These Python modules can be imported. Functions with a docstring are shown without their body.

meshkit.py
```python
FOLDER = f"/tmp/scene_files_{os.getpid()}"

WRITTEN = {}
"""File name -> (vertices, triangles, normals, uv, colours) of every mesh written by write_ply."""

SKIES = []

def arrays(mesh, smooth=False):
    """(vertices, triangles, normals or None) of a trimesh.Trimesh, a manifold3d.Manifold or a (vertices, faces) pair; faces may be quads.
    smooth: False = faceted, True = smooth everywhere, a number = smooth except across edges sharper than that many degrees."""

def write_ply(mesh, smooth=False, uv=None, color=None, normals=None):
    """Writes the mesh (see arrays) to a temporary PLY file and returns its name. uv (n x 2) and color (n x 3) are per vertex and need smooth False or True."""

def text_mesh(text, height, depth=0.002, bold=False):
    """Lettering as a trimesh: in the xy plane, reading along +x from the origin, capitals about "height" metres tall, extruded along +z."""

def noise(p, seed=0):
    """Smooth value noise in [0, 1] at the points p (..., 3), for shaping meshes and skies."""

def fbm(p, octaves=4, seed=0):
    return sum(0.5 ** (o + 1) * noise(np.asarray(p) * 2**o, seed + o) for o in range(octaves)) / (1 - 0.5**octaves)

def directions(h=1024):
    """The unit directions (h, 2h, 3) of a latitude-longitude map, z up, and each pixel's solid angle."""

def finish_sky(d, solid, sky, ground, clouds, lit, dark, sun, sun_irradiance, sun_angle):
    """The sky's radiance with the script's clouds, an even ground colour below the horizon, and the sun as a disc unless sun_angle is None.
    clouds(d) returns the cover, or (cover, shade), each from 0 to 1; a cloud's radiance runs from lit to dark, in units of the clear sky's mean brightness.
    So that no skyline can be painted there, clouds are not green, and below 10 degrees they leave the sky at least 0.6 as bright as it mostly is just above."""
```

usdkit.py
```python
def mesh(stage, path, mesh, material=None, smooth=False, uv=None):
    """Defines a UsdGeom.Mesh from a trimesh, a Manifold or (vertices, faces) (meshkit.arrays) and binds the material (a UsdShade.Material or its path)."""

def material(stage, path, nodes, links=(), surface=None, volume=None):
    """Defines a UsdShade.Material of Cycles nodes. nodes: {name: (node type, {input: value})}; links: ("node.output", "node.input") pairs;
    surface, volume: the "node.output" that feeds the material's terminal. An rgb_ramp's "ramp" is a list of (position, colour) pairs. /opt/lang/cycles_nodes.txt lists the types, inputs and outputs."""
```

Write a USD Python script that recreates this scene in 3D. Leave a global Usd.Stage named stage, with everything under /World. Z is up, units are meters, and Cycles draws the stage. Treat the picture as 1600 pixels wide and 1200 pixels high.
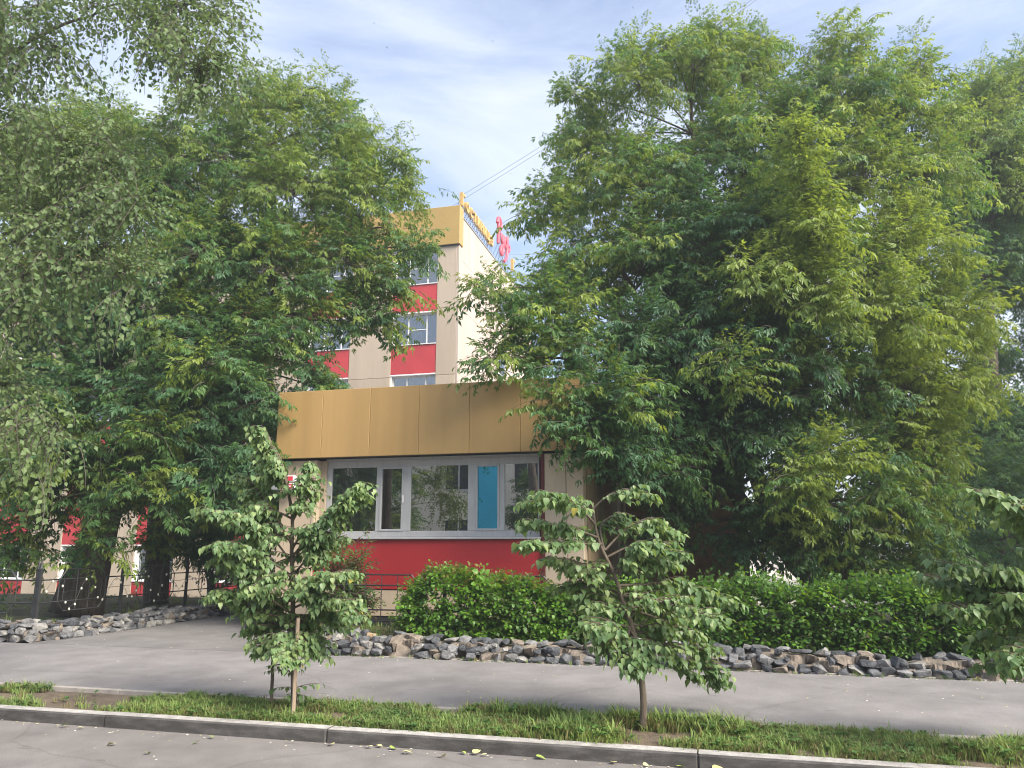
import math, random
import numpy as np, trimesh, usdkit, meshkit
from scipy.spatial.transform import Rotation
from pxr import Usd, UsdGeom, UsdLux, UsdShade, Gf, Sdf, Vt

# ---------------------------------------------------------------- camera, sky, sun, exposure
stage = Usd.Stage.CreateInMemory()
UsdGeom.SetStageUpAxis(stage, UsdGeom.Tokens.z)
UsdGeom.SetStageMetersPerUnit(stage, 1.0)
UsdGeom.Xform.Define(stage, '/World')
UsdGeom.Scope.Define(stage, '/World/Looks')

FPX, YAW, PITCH, EYE = 1200.0, math.radians(14.5), math.atan(250 / 1200.0), 1.6
FWD = np.array([-math.sin(YAW), math.cos(YAW), 0]); RIGHT = np.array([math.cos(YAW), math.sin(YAW), 0]); ZUP = np.array([0, 0, 1.0])
LOOK = FWD * math.cos(PITCH) + ZUP * math.sin(PITCH); CUP = -FWD * math.sin(PITCH) + ZUP * math.cos(PITCH)
CAM = np.array([0, 0, EYE])
cam = UsdGeom.Camera.Define(stage, '/World/camera')
cam.CreateFocalLengthAttr(27.0); cam.CreateHorizontalApertureAttr(36.0); cam.CreateVerticalApertureAttr(27.0)
cam.CreateClippingRangeAttr(Gf.Vec2f(0.1, 5000))
cam.CreateExposureAttr(1.72)
m4 = np.eye(4); m4[0, :3] = RIGHT; m4[1, :3] = CUP; m4[2, :3] = -LOOK; m4[3, :3] = CAM
cam.AddTransformOp().Set(Gf.Matrix4d(*m4.ravel().tolist()))

SUN = np.array([0.92, -0.40, 0.0]); SUN /= np.linalg.norm(SUN)
SUN_EL = math.radians(40)
SUN = np.array([SUN[0] * math.cos(SUN_EL), SUN[1] * math.cos(SUN_EL), math.sin(SUN_EL)])
SUN_ROT = math.atan2(SUN[0], SUN[1])
SKY_STRENGTH, CLOUD = 0.051, (6.6, 7.0, 7.9)
sun = UsdLux.DistantLight.Define(stage, '/World/sun')
sun.CreateIntensityAttr(0.80); sun.CreateAngleAttr(34.0); sun.CreateNormalizeAttr(True); sun.CreateColorAttr(Gf.Vec3f(1.0, 0.91, 0.76))
zax = SUN; xax = np.cross([0, 0, 1.0], zax); xax /= np.linalg.norm(xax); yax = np.cross(zax, xax)
m4 = np.eye(4); m4[0, :3] = xax; m4[1, :3] = yax; m4[2, :3] = zax
sun.AddTransformOp().Set(Gf.Matrix4d(*m4.ravel().tolist()))
dome = UsdLux.DomeLight.Define(stage, '/World/sky')
dome.GetPrim().SetCustomDataByKey('kind', 'structure')
sky_mat = usdkit.material(stage, '/World/Looks/sky_air', {
    'sky': ('sky_texture', {'sky_type': 'single_scattering', 'sun_disc': False, 'sun_elevation': SUN_EL, 'sun_rotation': SUN_ROT, 'air_density': 1.15, 'aerosol_density': 0.45}),
    'tc': ('texture_coordinate', {}),
    'map': ('mapping', {'scale': (1.3, 1.9, 5.2), 'rotation': (0.25, 0.1, 0.5), 'mapping_type': 'point'}),
    'n1': ('noise_texture', {'scale': 1.35, 'detail': 8.0, 'roughness': 0.62, 'distortion': 0.55}),
    'n2': ('noise_texture', {'scale': 0.62, 'detail': 3.0, 'roughness': 0.5, 'distortion': 0.2}),
    'add': ('math', {'math_type': 'multiply_add', 'value2': 0.62}),
    'r': ('rgb_ramp', {'ramp': [(0.0, (.05, .05, .05)), (0.56, (.11, .11, .11)), (0.79, (.64, .64, .64)), (.98, (.93, .93, .93))]}),
    'blue': ('mix_color', {'blend_type': 'multiply', 'fac': 1.0, 'b': (1.0, 1.2, 1.45), 'use_clamp': False}),
    'mx': ('mix_color', {'blend_type': 'mix', 'b': CLOUD, 'use_clamp': False}),
    'bg': ('background_shader', {'strength': SKY_STRENGTH}),
}, [('tc.generated', 'map.vector'), ('map.vector', 'n1.vector'), ('map.vector', 'n2.vector'), ('n1.fac', 'add.value1'), ('n2.fac', 'add.value3'), ('add.value', 'r.fac'),
    ('r.color', 'mx.fac'), ('sky.color', 'blue.a'), ('blue.result', 'mx.a'), ('mx.result', 'bg.color')], surface='bg.background')
UsdShade.MaterialBindingAPI.Apply(dome.GetPrim()).Bind(sky_mat)

# ---------------------------------------------------------------- helpers
def ray(x, y): return RIGHT * (x - 800) / FPX + CUP * (600 - y) / FPX + LOOK
def onz(x, y, z): r = ray(x, y); return CAM + r * (z - EYE) / r[2]
def ony(x, y, Y): r = ray(x, y); return CAM + r * Y / r[1]
def onx(x, y, X): r = ray(x, y); return CAM + r * X / r[0]
def at(x, y, D): r = ray(x, y); return CAM + r * D / (r @ FWD)

USED = {}
def numbered(parent, name):
    k = (parent, name); n = USED.get(k, -1) + 1; USED[k] = n
    return f'{parent}/{name}' if n == 0 else f'{parent}/{name}_{n:03d}'
class T:
    def __init__(s, path, loc): s.path, s.loc = path, np.array(loc, float)
def tag(prim, label=None, cat=None, group=None, kind=None):
    for k, v in (('label', label), ('category', cat), ('group', group), ('kind', kind)):
        if v: prim.SetCustomDataByKey(k, v)
def thing(name, label, cat, loc=(0, 0, 0), group=None, kind=None, rotz=0):
    p = numbered('/World', name); x = UsdGeom.Xform.Define(stage, p); x.AddTranslateOp().Set(Gf.Vec3d(*map(float, loc)))
    if rotz: x.AddRotateZOp().Set(rotz)
    tag(x.GetPrim(), label, cat, group, kind)
    return T(p, loc)
def arr(mesh):
    if isinstance(mesh, (list,)): mesh = cat_(mesh)
    return mesh
def part(t, name, mesh, mat, label=None, smooth=False, kind=None, local=False):
    mesh = arr(mesh)
    v, f, n = meshkit.arrays(mesh, smooth)
    if not local: v = v - t.loc
    p = numbered(t.path, name)
    pr = usdkit.mesh(stage, p, trimesh.Trimesh(v, f, process=False), LOOKS[mat], smooth=False)
    if n is not None:
        pr.CreateNormalsAttr(Vt.Vec3fArray.FromNumpy(n.astype(np.float32))); pr.SetNormalsInterpolation('vertex')
    tag(pr.GetPrim(), label, None, None, kind)
    return T(p, t.loc)
def single(name, mesh, mat, label=None, cat=None, group=None, kind=None, smooth=False):
    p = numbered('/World', name)
    pr = usdkit.mesh(stage, p, arr(mesh), LOOKS[mat], smooth=smooth)
    tag(pr.GetPrim(), label, cat, group, kind)
    return pr
def cat_(ms):
    V, Fc, n = [], [], 0
    for m in ms:
        if isinstance(m, tuple): v, f = np.asarray(m[0], float), np.asarray(m[1], int)
        else: v, f = np.asarray(m.vertices), np.asarray(m.faces)
        V.append(v); Fc.append(f + n); n += len(v)
    return trimesh.Trimesh(np.vstack(V), np.vstack(Fc), process=False)
def bx(x0, x1, y0, y1, z0, z1, b=0.0):
    x0, x1 = sorted((x0, x1)); y0, y1 = sorted((y0, y1)); z0, z1 = sorted((z0, z1))
    if b <= 0:
        m = trimesh.creation.box([x1 - x0, y1 - y0, z1 - z0]); m.apply_translation([(x0 + x1) / 2, (y0 + y1) / 2, (z0 + z1) / 2]); return m
    b = min(b, (x1 - x0) * .4, (y1 - y0) * .4, (z1 - z0) * .4)
    pts = []
    for sx, X in ((1, x0), (-1, x1)):
        for sy, Y in ((1, y0), (-1, y1)):
            for sz, Zz in ((1, z0), (-1, z1)):
                pts += [(X, Y + sy * b, Zz + sz * b), (X + sx * b, Y, Zz + sz * b), (X + sx * b, Y + sy * b, Zz)]
    return trimesh.convex.convex_hull(np.array(pts))
def tube(P, rad, n=6, cap=True):
    P = np.asarray(P, float); rad = np.broadcast_to(np.asarray(rad, float), (len(P),))
    d = np.gradient(P, axis=0); d /= np.maximum(np.linalg.norm(d, axis=1, keepdims=True), 1e-9)
    u = np.cross(d[0], [0, 0, 1.0] if abs(d[0][2]) < .9 else [1.0, 0, 0]); u /= np.linalg.norm(u)
    V = []
    a = np.arange(n) * 2 * np.pi / n
    for i in range(len(P)):
        u = u - d[i] * (u @ d[i]); u /= np.linalg.norm(u); w = np.cross(d[i], u)
        V.append(P[i] + rad[i] * (np.cos(a)[:, None] * u + np.sin(a)[:, None] * w))
    V = np.vstack(V); Fc = []
    for i in range(len(P) - 1):
        for k in range(n):
            A, B = i * n + k, i * n + (k + 1) % n
            Fc += [(A, B, B + n), (A, B + n, A + n)]
    if cap:
        V = np.vstack([V, P[0], P[-1]]); c0, c1 = len(V) - 2, len(V) - 1; o = (len(P) - 1) * n
        for k in range(n): Fc += [(c0, (k + 1) % n, k), (c1, o + k, o + (k + 1) % n)]
    return (V, np.array(Fc))
def bez(a, b, c, n):
    t = np.linspace(0, 1, n)[:, None]
    return (1 - t) ** 2 * a + 2 * t * (1 - t) * b + t * t * c
def smoothline(P, n):
    P = np.asarray(P, float)
    if len(P) == 2: return P[0] + (P[1] - P[0]) * np.linspace(0, 1, n)[:, None]
    from scipy.interpolate import CubicSpline
    s = np.r_[0, np.cumsum(np.linalg.norm(np.diff(P, axis=0), axis=1))]
    return CubicSpline(s, P, bc_type='natural')(np.linspace(0, s[-1], n))
def sn(x, y=0.0, seed=0):
    """cheap smooth noise in about [0, 1]"""
    v = 0
    for k in range(4):
        f_ = 1.9 ** k; v += .5 ** k * math.sin(x * f_ * 2.1 + seed * 1.7 + 1.3 * math.sin(y * f_ * 2.6 + k * 2.1 + seed)) * math.cos(y * f_ * 1.7 + k + .9 * math.sin(x * f_ * 1.3 + seed * .7 + k))
    return .5 + v / 2.4
def sstep(x): x = np.clip(x, 0, 1); return x * x * (3 - 2 * x)

# ---------------------------------------------------------------- materials
LOOKS = {}
def mat(name, base, var=0.15, scale=6.0, rough=0.7, bump=0.0, bscale=None, spec=0.4, second=None, stretch=(1, 1, 1), metallic=0.0, detail=6.0, island=0.0, big=0.0, grain=0.0, cracks=0.0, low=.3, high=.7):
    base = np.array(base, float); a = base * (1 - var); b = base * (1 + var) if second is None else np.array(second, float)
    nodes = {'g': ('geometry', {}), 'map': ('mapping', {'scale': stretch, 'mapping_type': 'point'}), 'n': ('noise_texture', {'scale': scale, 'detail': detail, 'roughness': 0.6}),
             'r': ('rgb_ramp', {'ramp': [(0, a), (low, a), (high, b), (1, b)]}), 'p': ('principled_bsdf', {'roughness': rough, 'specular_ior_level': spec, 'metallic': metallic})}
    links = [('g.position', 'map.vector'), ('map.vector', 'n.vector'), ('n.fac', 'r.fac')]
    out = 'r.color'
    if big:
        nodes['nb'] = ('noise_texture', {'scale': 0.55, 'detail': 4.0, 'roughness': 0.6}); nodes['rb'] = ('rgb_ramp', {'ramp': [(0, (1 - big,) * 3), (.35, (1 - big,) * 3), (.65, (1 + big,) * 3), (1, (1 + big,) * 3)]})
        nodes['mb'] = ('mix_color', {'blend_type': 'multiply', 'fac': 1.0, 'use_clamp': False})
        links += [('map.vector', 'nb.vector'), ('nb.fac', 'rb.fac'), (out, 'mb.a'), ('rb.color', 'mb.b')]; out = 'mb.result'
    if cracks:
        nodes['nd'] = ('noise_texture', {'scale': 1.6, 'detail': 4.0}); nodes['ma'] = ('vector_math', {'math_type': 'multiply_add', 'vector2': (.35, .35, .35)}); nodes['vc'] = ('voronoi_texture', {'feature': 'distance_to_edge', 'scale': .34})
        nodes['rc'] = ('rgb_ramp', {'ramp': [(0, (1 - cracks,) * 3), (.0025, (1 - cracks,) * 3), (.007, (1, 1, 1)), (1, (1, 1, 1))]})
        nodes['vf'] = ('voronoi_texture', {'feature': 'f1', 'scale': 2.3}); nodes['mf'] = ('mapping', {'scale': (.55, 1.7, 1), 'mapping_type': 'point'}); nodes['rf'] = ('rgb_ramp', {'ramp': [(0, (.72,) * 3), (.05, (.74,) * 3), (.11, (1, 1, 1)), (1, (1, 1, 1))]})
        nodes['mc'] = ('mix_color', {'blend_type': 'multiply', 'fac': 1.0, 'use_clamp': False}); nodes['mc2'] = ('mix_color', {'blend_type': 'multiply', 'fac': 1.0, 'use_clamp': False})
        links += [('g.position', 'nd.vector'), ('nd.color', 'ma.vector1'), ('g.position', 'ma.vector3'), ('ma.vector', 'vc.vector'), ('vc.distance', 'rc.fac'), ('g.position', 'mf.vector'), ('mf.vector', 'vf.vector'), ('vf.distance', 'rf.fac'),
                  (out, 'mc.a'), ('rc.color', 'mc.b'), ('mc.result', 'mc2.a'), ('rf.color', 'mc2.b')]; out = 'mc2.result'
    if grain:
        nodes['ng'] = ('noise_texture', {'scale': 95.0, 'detail': 3.0, 'roughness': 0.8}); nodes['rg'] = ('rgb_ramp', {'ramp': [(0, (1 - grain,) * 3), (.36, (1 - grain,) * 3), (.64, (1 + grain,) * 3), (1, (1 + grain * 1.2,) * 3)]})
        nodes['mg'] = ('mix_color', {'blend_type': 'multiply', 'fac': 1.0, 'use_clamp': False})
        links += [('g.position', 'ng.vector'), ('ng.fac', 'rg.fac'), (out, 'mg.a'), ('rg.color', 'mg.b')]; out = 'mg.result'
    if island:
        nodes['ri'] = ('rgb_ramp', {'ramp': [(0, (1 - island,) * 3), (1, (1 + island,) * 3)]}); nodes['mi'] = ('mix_color', {'blend_type': 'multiply', 'fac': 1.0, 'use_clamp': False})
        links += [('g.random_per_island', 'ri.fac'), (out, 'mi.a'), ('ri.color', 'mi.b')]; out = 'mi.result'
    links.append((out, 'p.base_color'))
    if bump:
        nodes['nn'] = ('noise_texture', {'scale': bscale or scale * 4, 'detail': 5.0, 'roughness': 0.65}); nodes['bp'] = ('bump', {'strength': min(1, bump), 'distance': 0.02})
        links += [('map.vector', 'nn.vector'), ('nn.fac', 'bp.height'), ('bp.normal', 'p.normal')]
    LOOKS[name] = usdkit.material(stage, '/World/Looks/' + name, nodes, links, surface='p.BSDF')
def leafmat(name, c, c2, trans, rough=0.5, tfac=0.4, spec=0.35, scale=0.9, odd=None):
    """leaf: per-leaf variation, slow clump variation in the world, light let through."""
    c, c2, trans = map(lambda q: np.array(q, float), (c, c2, trans))
    stops = [(0, c * .8), (.45, c), (.85, c2), (1, c2 * 1.1)] if odd is None else [(0, c * .8), (.4, c), (.8, c2), (.95, c2 * 1.1), (.97, odd), (1, odd)]
    nodes = {'g': ('geometry', {}), 'ri': ('rgb_ramp', {'ramp': stops}), 'rt': ('rgb_ramp', {'ramp': [(0, trans * .75), (1, trans * 1.25)]}),
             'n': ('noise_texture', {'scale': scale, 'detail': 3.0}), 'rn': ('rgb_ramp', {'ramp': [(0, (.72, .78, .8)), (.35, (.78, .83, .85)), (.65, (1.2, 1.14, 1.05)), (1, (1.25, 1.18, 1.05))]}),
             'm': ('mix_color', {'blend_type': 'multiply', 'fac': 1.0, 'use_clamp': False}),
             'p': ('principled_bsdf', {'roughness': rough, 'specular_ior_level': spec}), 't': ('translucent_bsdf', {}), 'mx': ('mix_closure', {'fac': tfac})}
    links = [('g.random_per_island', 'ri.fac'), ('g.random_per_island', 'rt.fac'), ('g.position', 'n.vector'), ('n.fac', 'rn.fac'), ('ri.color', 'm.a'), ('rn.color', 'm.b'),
             ('m.result', 'p.base_color'), ('rt.color', 't.color'), ('p.BSDF', 'mx.closure1'), ('t.BSDF', 'mx.closure2')]
    LOOKS[name] = usdkit.material(stage, '/World/Looks/' + name, nodes, links, surface='mx.closure')
def glassmat(name, tint, refl, rcol=(1, 1, 1), rough=0.01):
    LOOKS[name] = usdkit.material(stage, '/World/Looks/' + name, {
        'f': ('fresnel', {'IOR': 1.5}), 'mr': ('math', {'math_type': 'add', 'value2': refl, 'use_clamp': True}), 'nz': ('noise_texture', {'scale': 1.3, 'detail': 1.0}), 'g': ('geometry', {}),
        'bp': ('bump', {'strength': 0.03, 'distance': 0.02}), 't': ('transparent_bsdf', {'color': tint}), 'gl': ('glossy_bsdf', {'color': rcol, 'roughness': rough}), 'mx': ('mix_closure', {})},
        [('f.fac', 'mr.value1'), ('mr.value', 'mx.fac'), ('g.position', 'nz.vector'), ('nz.fac', 'bp.height'), ('bp.normal', 'gl.normal'), ('t.BSDF', 'mx.closure1'), ('gl.BSDF', 'mx.closure2')], surface='mx.closure')

mat('asphalt_road', (.180, .167, .166), .16, 3.0, .9, .5, 160, big=.14, grain=.22, cracks=.16)
mat('asphalt_walk', (.200, .190, .197), .12, 2.2, .9, .45, 180, big=.12, grain=.16, cracks=.12)
mat('asphalt_path', (.165, .158, .163), .12, 2.2, .9, .45, 180, big=.1, grain=.16)
mat('soil', (.13, .10, .075), .35, 5, .95, .9, 30, big=.2)
mat('garden_soil', (.06, .062, .03), .45, 2.4, .95, .9, 20, second=(.10, .10, .04))
mat('dry_earth', (.30, .245, .195), .25, 5, .95, 1.0, 26, big=.2)
mat('far_ground', (.17, .16, .14), .2, .8, .95)
mat('court', (.42, .39, .34), .15, .6, .9)
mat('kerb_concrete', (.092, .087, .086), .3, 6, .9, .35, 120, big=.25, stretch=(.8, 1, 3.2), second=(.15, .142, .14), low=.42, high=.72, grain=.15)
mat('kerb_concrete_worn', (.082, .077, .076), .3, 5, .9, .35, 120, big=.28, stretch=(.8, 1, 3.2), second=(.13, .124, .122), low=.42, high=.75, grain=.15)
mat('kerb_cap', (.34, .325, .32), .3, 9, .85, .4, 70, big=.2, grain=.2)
mat('edging', (.34, .31, .29), .2, 8, .9, .4, 60)
for i, c in enumerate([(.085, .088, .098), (.135, .135, .142), (.050, .053, .062), (.20, .195, .19), (.16, .135, .115), (.30, .22, .135)]):
    mat(f'stone_{"abcdef"[i]}', c, .4, 11, .9, 1.0, 34, grain=.25, stretch=(1, 1, 1.6), second=np.array(c) * 1.9 + .012)
mat('mortar', (.185, .155, .13), .3, 9, .95, 1.0, 40, big=.2)
mat('gold_panel', (.41, .262, .105), .06, 1.4, .42, .04, 20, spec=.45, big=.05, stretch=(3, 3, .2))
mat('gold_panel_dull', (.39, .248, .098), .06, 1.4, .42, .04, 20, spec=.45, big=.05, stretch=(3, 3, .2))
mat('gold_core', (.20, .125, .05))
mat('gold_roof', (.38, .255, .080), .05, .8, .45, .04, 20, spec=.4, big=.03)
mat('tan_panel', (.50, .40, .30), .05, 1.2, .6, .05, 60, stretch=(3, 3, .25), big=.05)
mat('tan_panel_dull', (.47, .375, .28), .06, 1.2, .6, .05, 60, stretch=(3, 3, .25), big=.05)
mat('gable_panel', (.44, .365, .315), .06, .9, .65, .05, 60, stretch=(3, 3, .2), big=.06)
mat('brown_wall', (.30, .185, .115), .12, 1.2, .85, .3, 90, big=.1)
mat('tan_side_shaded', (.27, .20, .125), .08, 1.2, .6, .05, 60, stretch=(3, 3, .25), big=.05)  # tan panel tone darkened, the shade of the side is in the colour
mat('red_panel', (.36, .024, .030), .07, 1.2, .5, .04, 40, big=.05)
mat('red_panel_faded', (.44, .040, .048), .08, 1.2, .55, .04, 40, big=.06)
mat('dark_red', (.10, .012, .016), .1, 3, .6)
mat('plinth', (.03, .03, .03), .2, 4, .9)
mat('aluminium', (.40, .40, .41), .08, 5, .45, .05, 50, stretch=(4, 4, .6), big=.05)
mat('pier_panel', (.42, .345, .27), .05, 1.2, .6, .05, 60, stretch=(3, 3, .25), big=.05)
mat('pier_panel_dull', (.395, .322, .25), .06, 1.2, .6, .05, 60, stretch=(3, 3, .25), big=.05)
mat('white_frame', (.72, .72, .73), .05, 4, .4)
mat('grey_trim', (.30, .29, .29), .08, 4, .6)
mat('interior', (.055, .05, .045), .2, 1, .9)
mat('curtain', (.50, .42, .33), .2, 3, .9, stretch=(8, 8, .3))
mat('net_curtain', (.45, .45, .45), .12, 3, .9, stretch=(8, 8, .3))
mat('roof_felt', (.08, .08, .08), .2, 2, .95)
mat('iron', (.022, .022, .024), .3, 8, .5, .2, 60)
mat('iron_grey', (.030, .031, .034), .3, 8, .5, .2, 60)
mat('sign_red', (.60, .05, .075), .06, 3, .4)
mat('sign_white', (.75, .73, .72), .04, 3, .4)
mat('sign_silver', (.55, .57, .60), .05, 3, .35)
mat('letter_gold', (.50, .33, .12), .1, 2, .5)
mat('letter_red', (.58, .085, .13), .06, 2, .45)
mat('strut', (.16, .20, .30), .1, 4, .5)
mat('bark', (.105, .082, .066), .5, 6, .95, 1.0, 22, stretch=(4, 4, .7))
mat('bark_grey', (.11, .095, .08), .4, 7, .95, 1.0, 24, stretch=(4, 4, .7))
mat('bark_lime', (.16, .13, .10), .3, 14, .9, .8, 60, stretch=(4, 4, .7))
mat('stake_wood', (.34, .26, .20), .3, 5, .85, .6, 40, stretch=(7, 7, .5))
mat('stake_dark', (.15, .115, .09), .3, 5, .85, .6, 40, stretch=(7, 7, .5))
mat('bird', (.03, .03, .035), .1, 5, .8)
mat('cable', (.05, .05, .06), .1, 5, .7)
mat('bulb', (.62, .60, .52), .05, 5, .2)
mat('dry_leaf', (.48, .42, .16), .3, 40, .7, second=(.62, .58, .33))
mat('green_leaf_fallen', (.24, .33, .07), .3, 40, .7)
mat('petal', (.72, .68, .58), .15, 40, .8)
mat('opposite_wall', (.78, .70, .58), .08, .7, .8)
mat('opposite_glass', (.03, .035, .04), .1, 1, .1)
glassmat('pane_glass', (.62, .64, .64), .26)
glassmat('pane_blue', (.03, .20, .30), .42, (.10, .62, 1.0))
glassmat('far_glass', (.55, .58, .60), .16, (.85, .92, 1.0))
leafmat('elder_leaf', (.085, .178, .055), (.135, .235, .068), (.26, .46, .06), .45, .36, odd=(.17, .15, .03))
leafmat('elder_leaf_warm', (.165, .245, .055), (.235, .300, .065), (.38, .52, .06), .45, .40, odd=(.22, .17, .03))  # yellower copy for crown tops, some sunlight put into the colour
leafmat('elder_leaf_sunlit', (.235, .325, .065), (.32, .39, .08), (.50, .62, .07), .42, .45, odd=(.26, .2, .035))  # lit copy of the leaf, sunlight painted into its colour
leafmat('elder_leaf_shaded', (.060, .145, .066), (.095, .185, .074), (.16, .34, .07), .5, .34)  # dark copy of the leaf, crown shade painted into its colour
leafmat('poplar_leaf', (.150, .225, .100), (.26, .32, .165), (.30, .42, .08), .5, .34, spec=.3, odd=(.30, .22, .04))
leafmat('lime_leaf', (.150, .250, .110), (.22, .32, .14), (.30, .48, .09), .45, .32, spec=.4, scale=2.2)
leafmat('lime_leaf_pale', (.25, .345, .15), (.34, .42, .19), (.40, .56, .10), .45, .32, spec=.4, scale=2.2)
leafmat('lime_leaf_yellow', (.30, .27, .055), (.36, .33, .08), (.3, .3, .05), .5, .3, scale=2.2)
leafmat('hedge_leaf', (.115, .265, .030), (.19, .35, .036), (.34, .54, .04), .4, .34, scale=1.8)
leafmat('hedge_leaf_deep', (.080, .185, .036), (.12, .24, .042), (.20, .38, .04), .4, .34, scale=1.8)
leafmat('hedge_tip', (.20, .20, .05), (.30, .16, .07), (.4, .3, .05), .45, .36, scale=1.8)
leafmat('russet_leaf', (.10, .055, .03), (.07, .10, .03), (.16, .12, .03), .5, .3, scale=3)
leafmat('grass', (.25, .36, .11), (.40, .46, .19), (.44, .54, .13), .6, .25, scale=1.6)
leafmat('grass_dry', (.22, .20, .09), (.30, .26, .13), (.2, .18, .06), .7, .2, scale=1.6)
leafmat('weed', (.11, .23, .065), (.17, .29, .09), (.15, .28, .05), .5, .3, scale=2)

LOOKS['haze'] = usdkit.material(stage, '/World/Looks/haze', {'v': ('principled_volume', {'color': (.86, .93, 1.0), 'density': 0.0016, 'anisotropy': 0.2})}, volume='v.volume')
single('haze', bx(-80, 80, -45, 95, -2.3, 21.5), 'haze', 'thin pale haze in the evening air', 'haze', kind='stuff')
# ---------------------------------------------------------------- leaf prototypes
def quad_leaf(L, W, fold=.18, droop=.25, peak=.42):
    """one leaf along +x, folded at its midrib: 4 triangles"""
    v = np.array([(0, 0, 0), (peak * L, W / 2, -droop * L * .25), (peak * L, -W / 2, -droop * L * .25), (L, 0, -droop * L), (peak * L * 1.02, 0, -droop * L * .25 - fold * W)])
    return v, np.array([(0, 2, 4), (0, 4, 1), (4, 2, 3), (1, 4, 3)])
def heart_leaf(L, W, droop=.2, rng=random):
    """a lime leaf: heart-shaped with a pointed tip, 10 triangles"""
    pr = [(0, 0), (-.06, .20), (.08, .44), (.34, .50), (.62, .34), (.82, .13), (1, 0)]
    up = np.array(pr); v = [(p[0] * L, p[1] * W, 0) for p in up] + [(p[0] * L, -p[1] * W, 0) for p in up[1:-1]] + [(.45 * L, 0, 0)]
    v = np.array(v); x = v[:, 0] / L; v[:, 2] = -droop * L * x ** 2 + .20 * np.abs(v[:, 1]) - .02 * L * np.sin(x * 7 + rng.random() * 6)
    ring = [0, 1, 2, 3, 4, 5, 6] + [11, 10, 9, 8, 7]
    c = 12
    return v, np.array([(c, ring[(i + 1) % 12], ring[i]) for i in range(12)])
def lobed_leaf(L, W):
    pr = [(0, 0), (.12, .25), (.30, .5), (.42, .30), (.62, .36), (1, 0)]
    v = [(p[0] * L, p[1] * W, -.15 * L * p[0] ** 2 + .12 * p[1] * W) for p in pr] + [(p[0] * L, -p[1] * W, -.15 * L * p[0] ** 2 + .12 * p[1] * W) for p in pr[1:-1]] + [(.4 * L, 0, -.03 * L)]
    ring = [0, 1, 2, 3, 4, 5, 9, 8, 7, 6]; c = 10
    return np.array(v), np.array([(c, ring[(i + 1) % 10], ring[i]) for i in range(10)])
def rot(mesh, yaw=0, pitch=0, roll=0, loc=(0, 0, 0)):
    Rm = Rotation.from_euler('ZYX', [yaw, -pitch, roll]).as_matrix()
    return (np.asarray(mesh[0]) @ Rm.T + np.asarray(loc), mesh[1])

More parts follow.
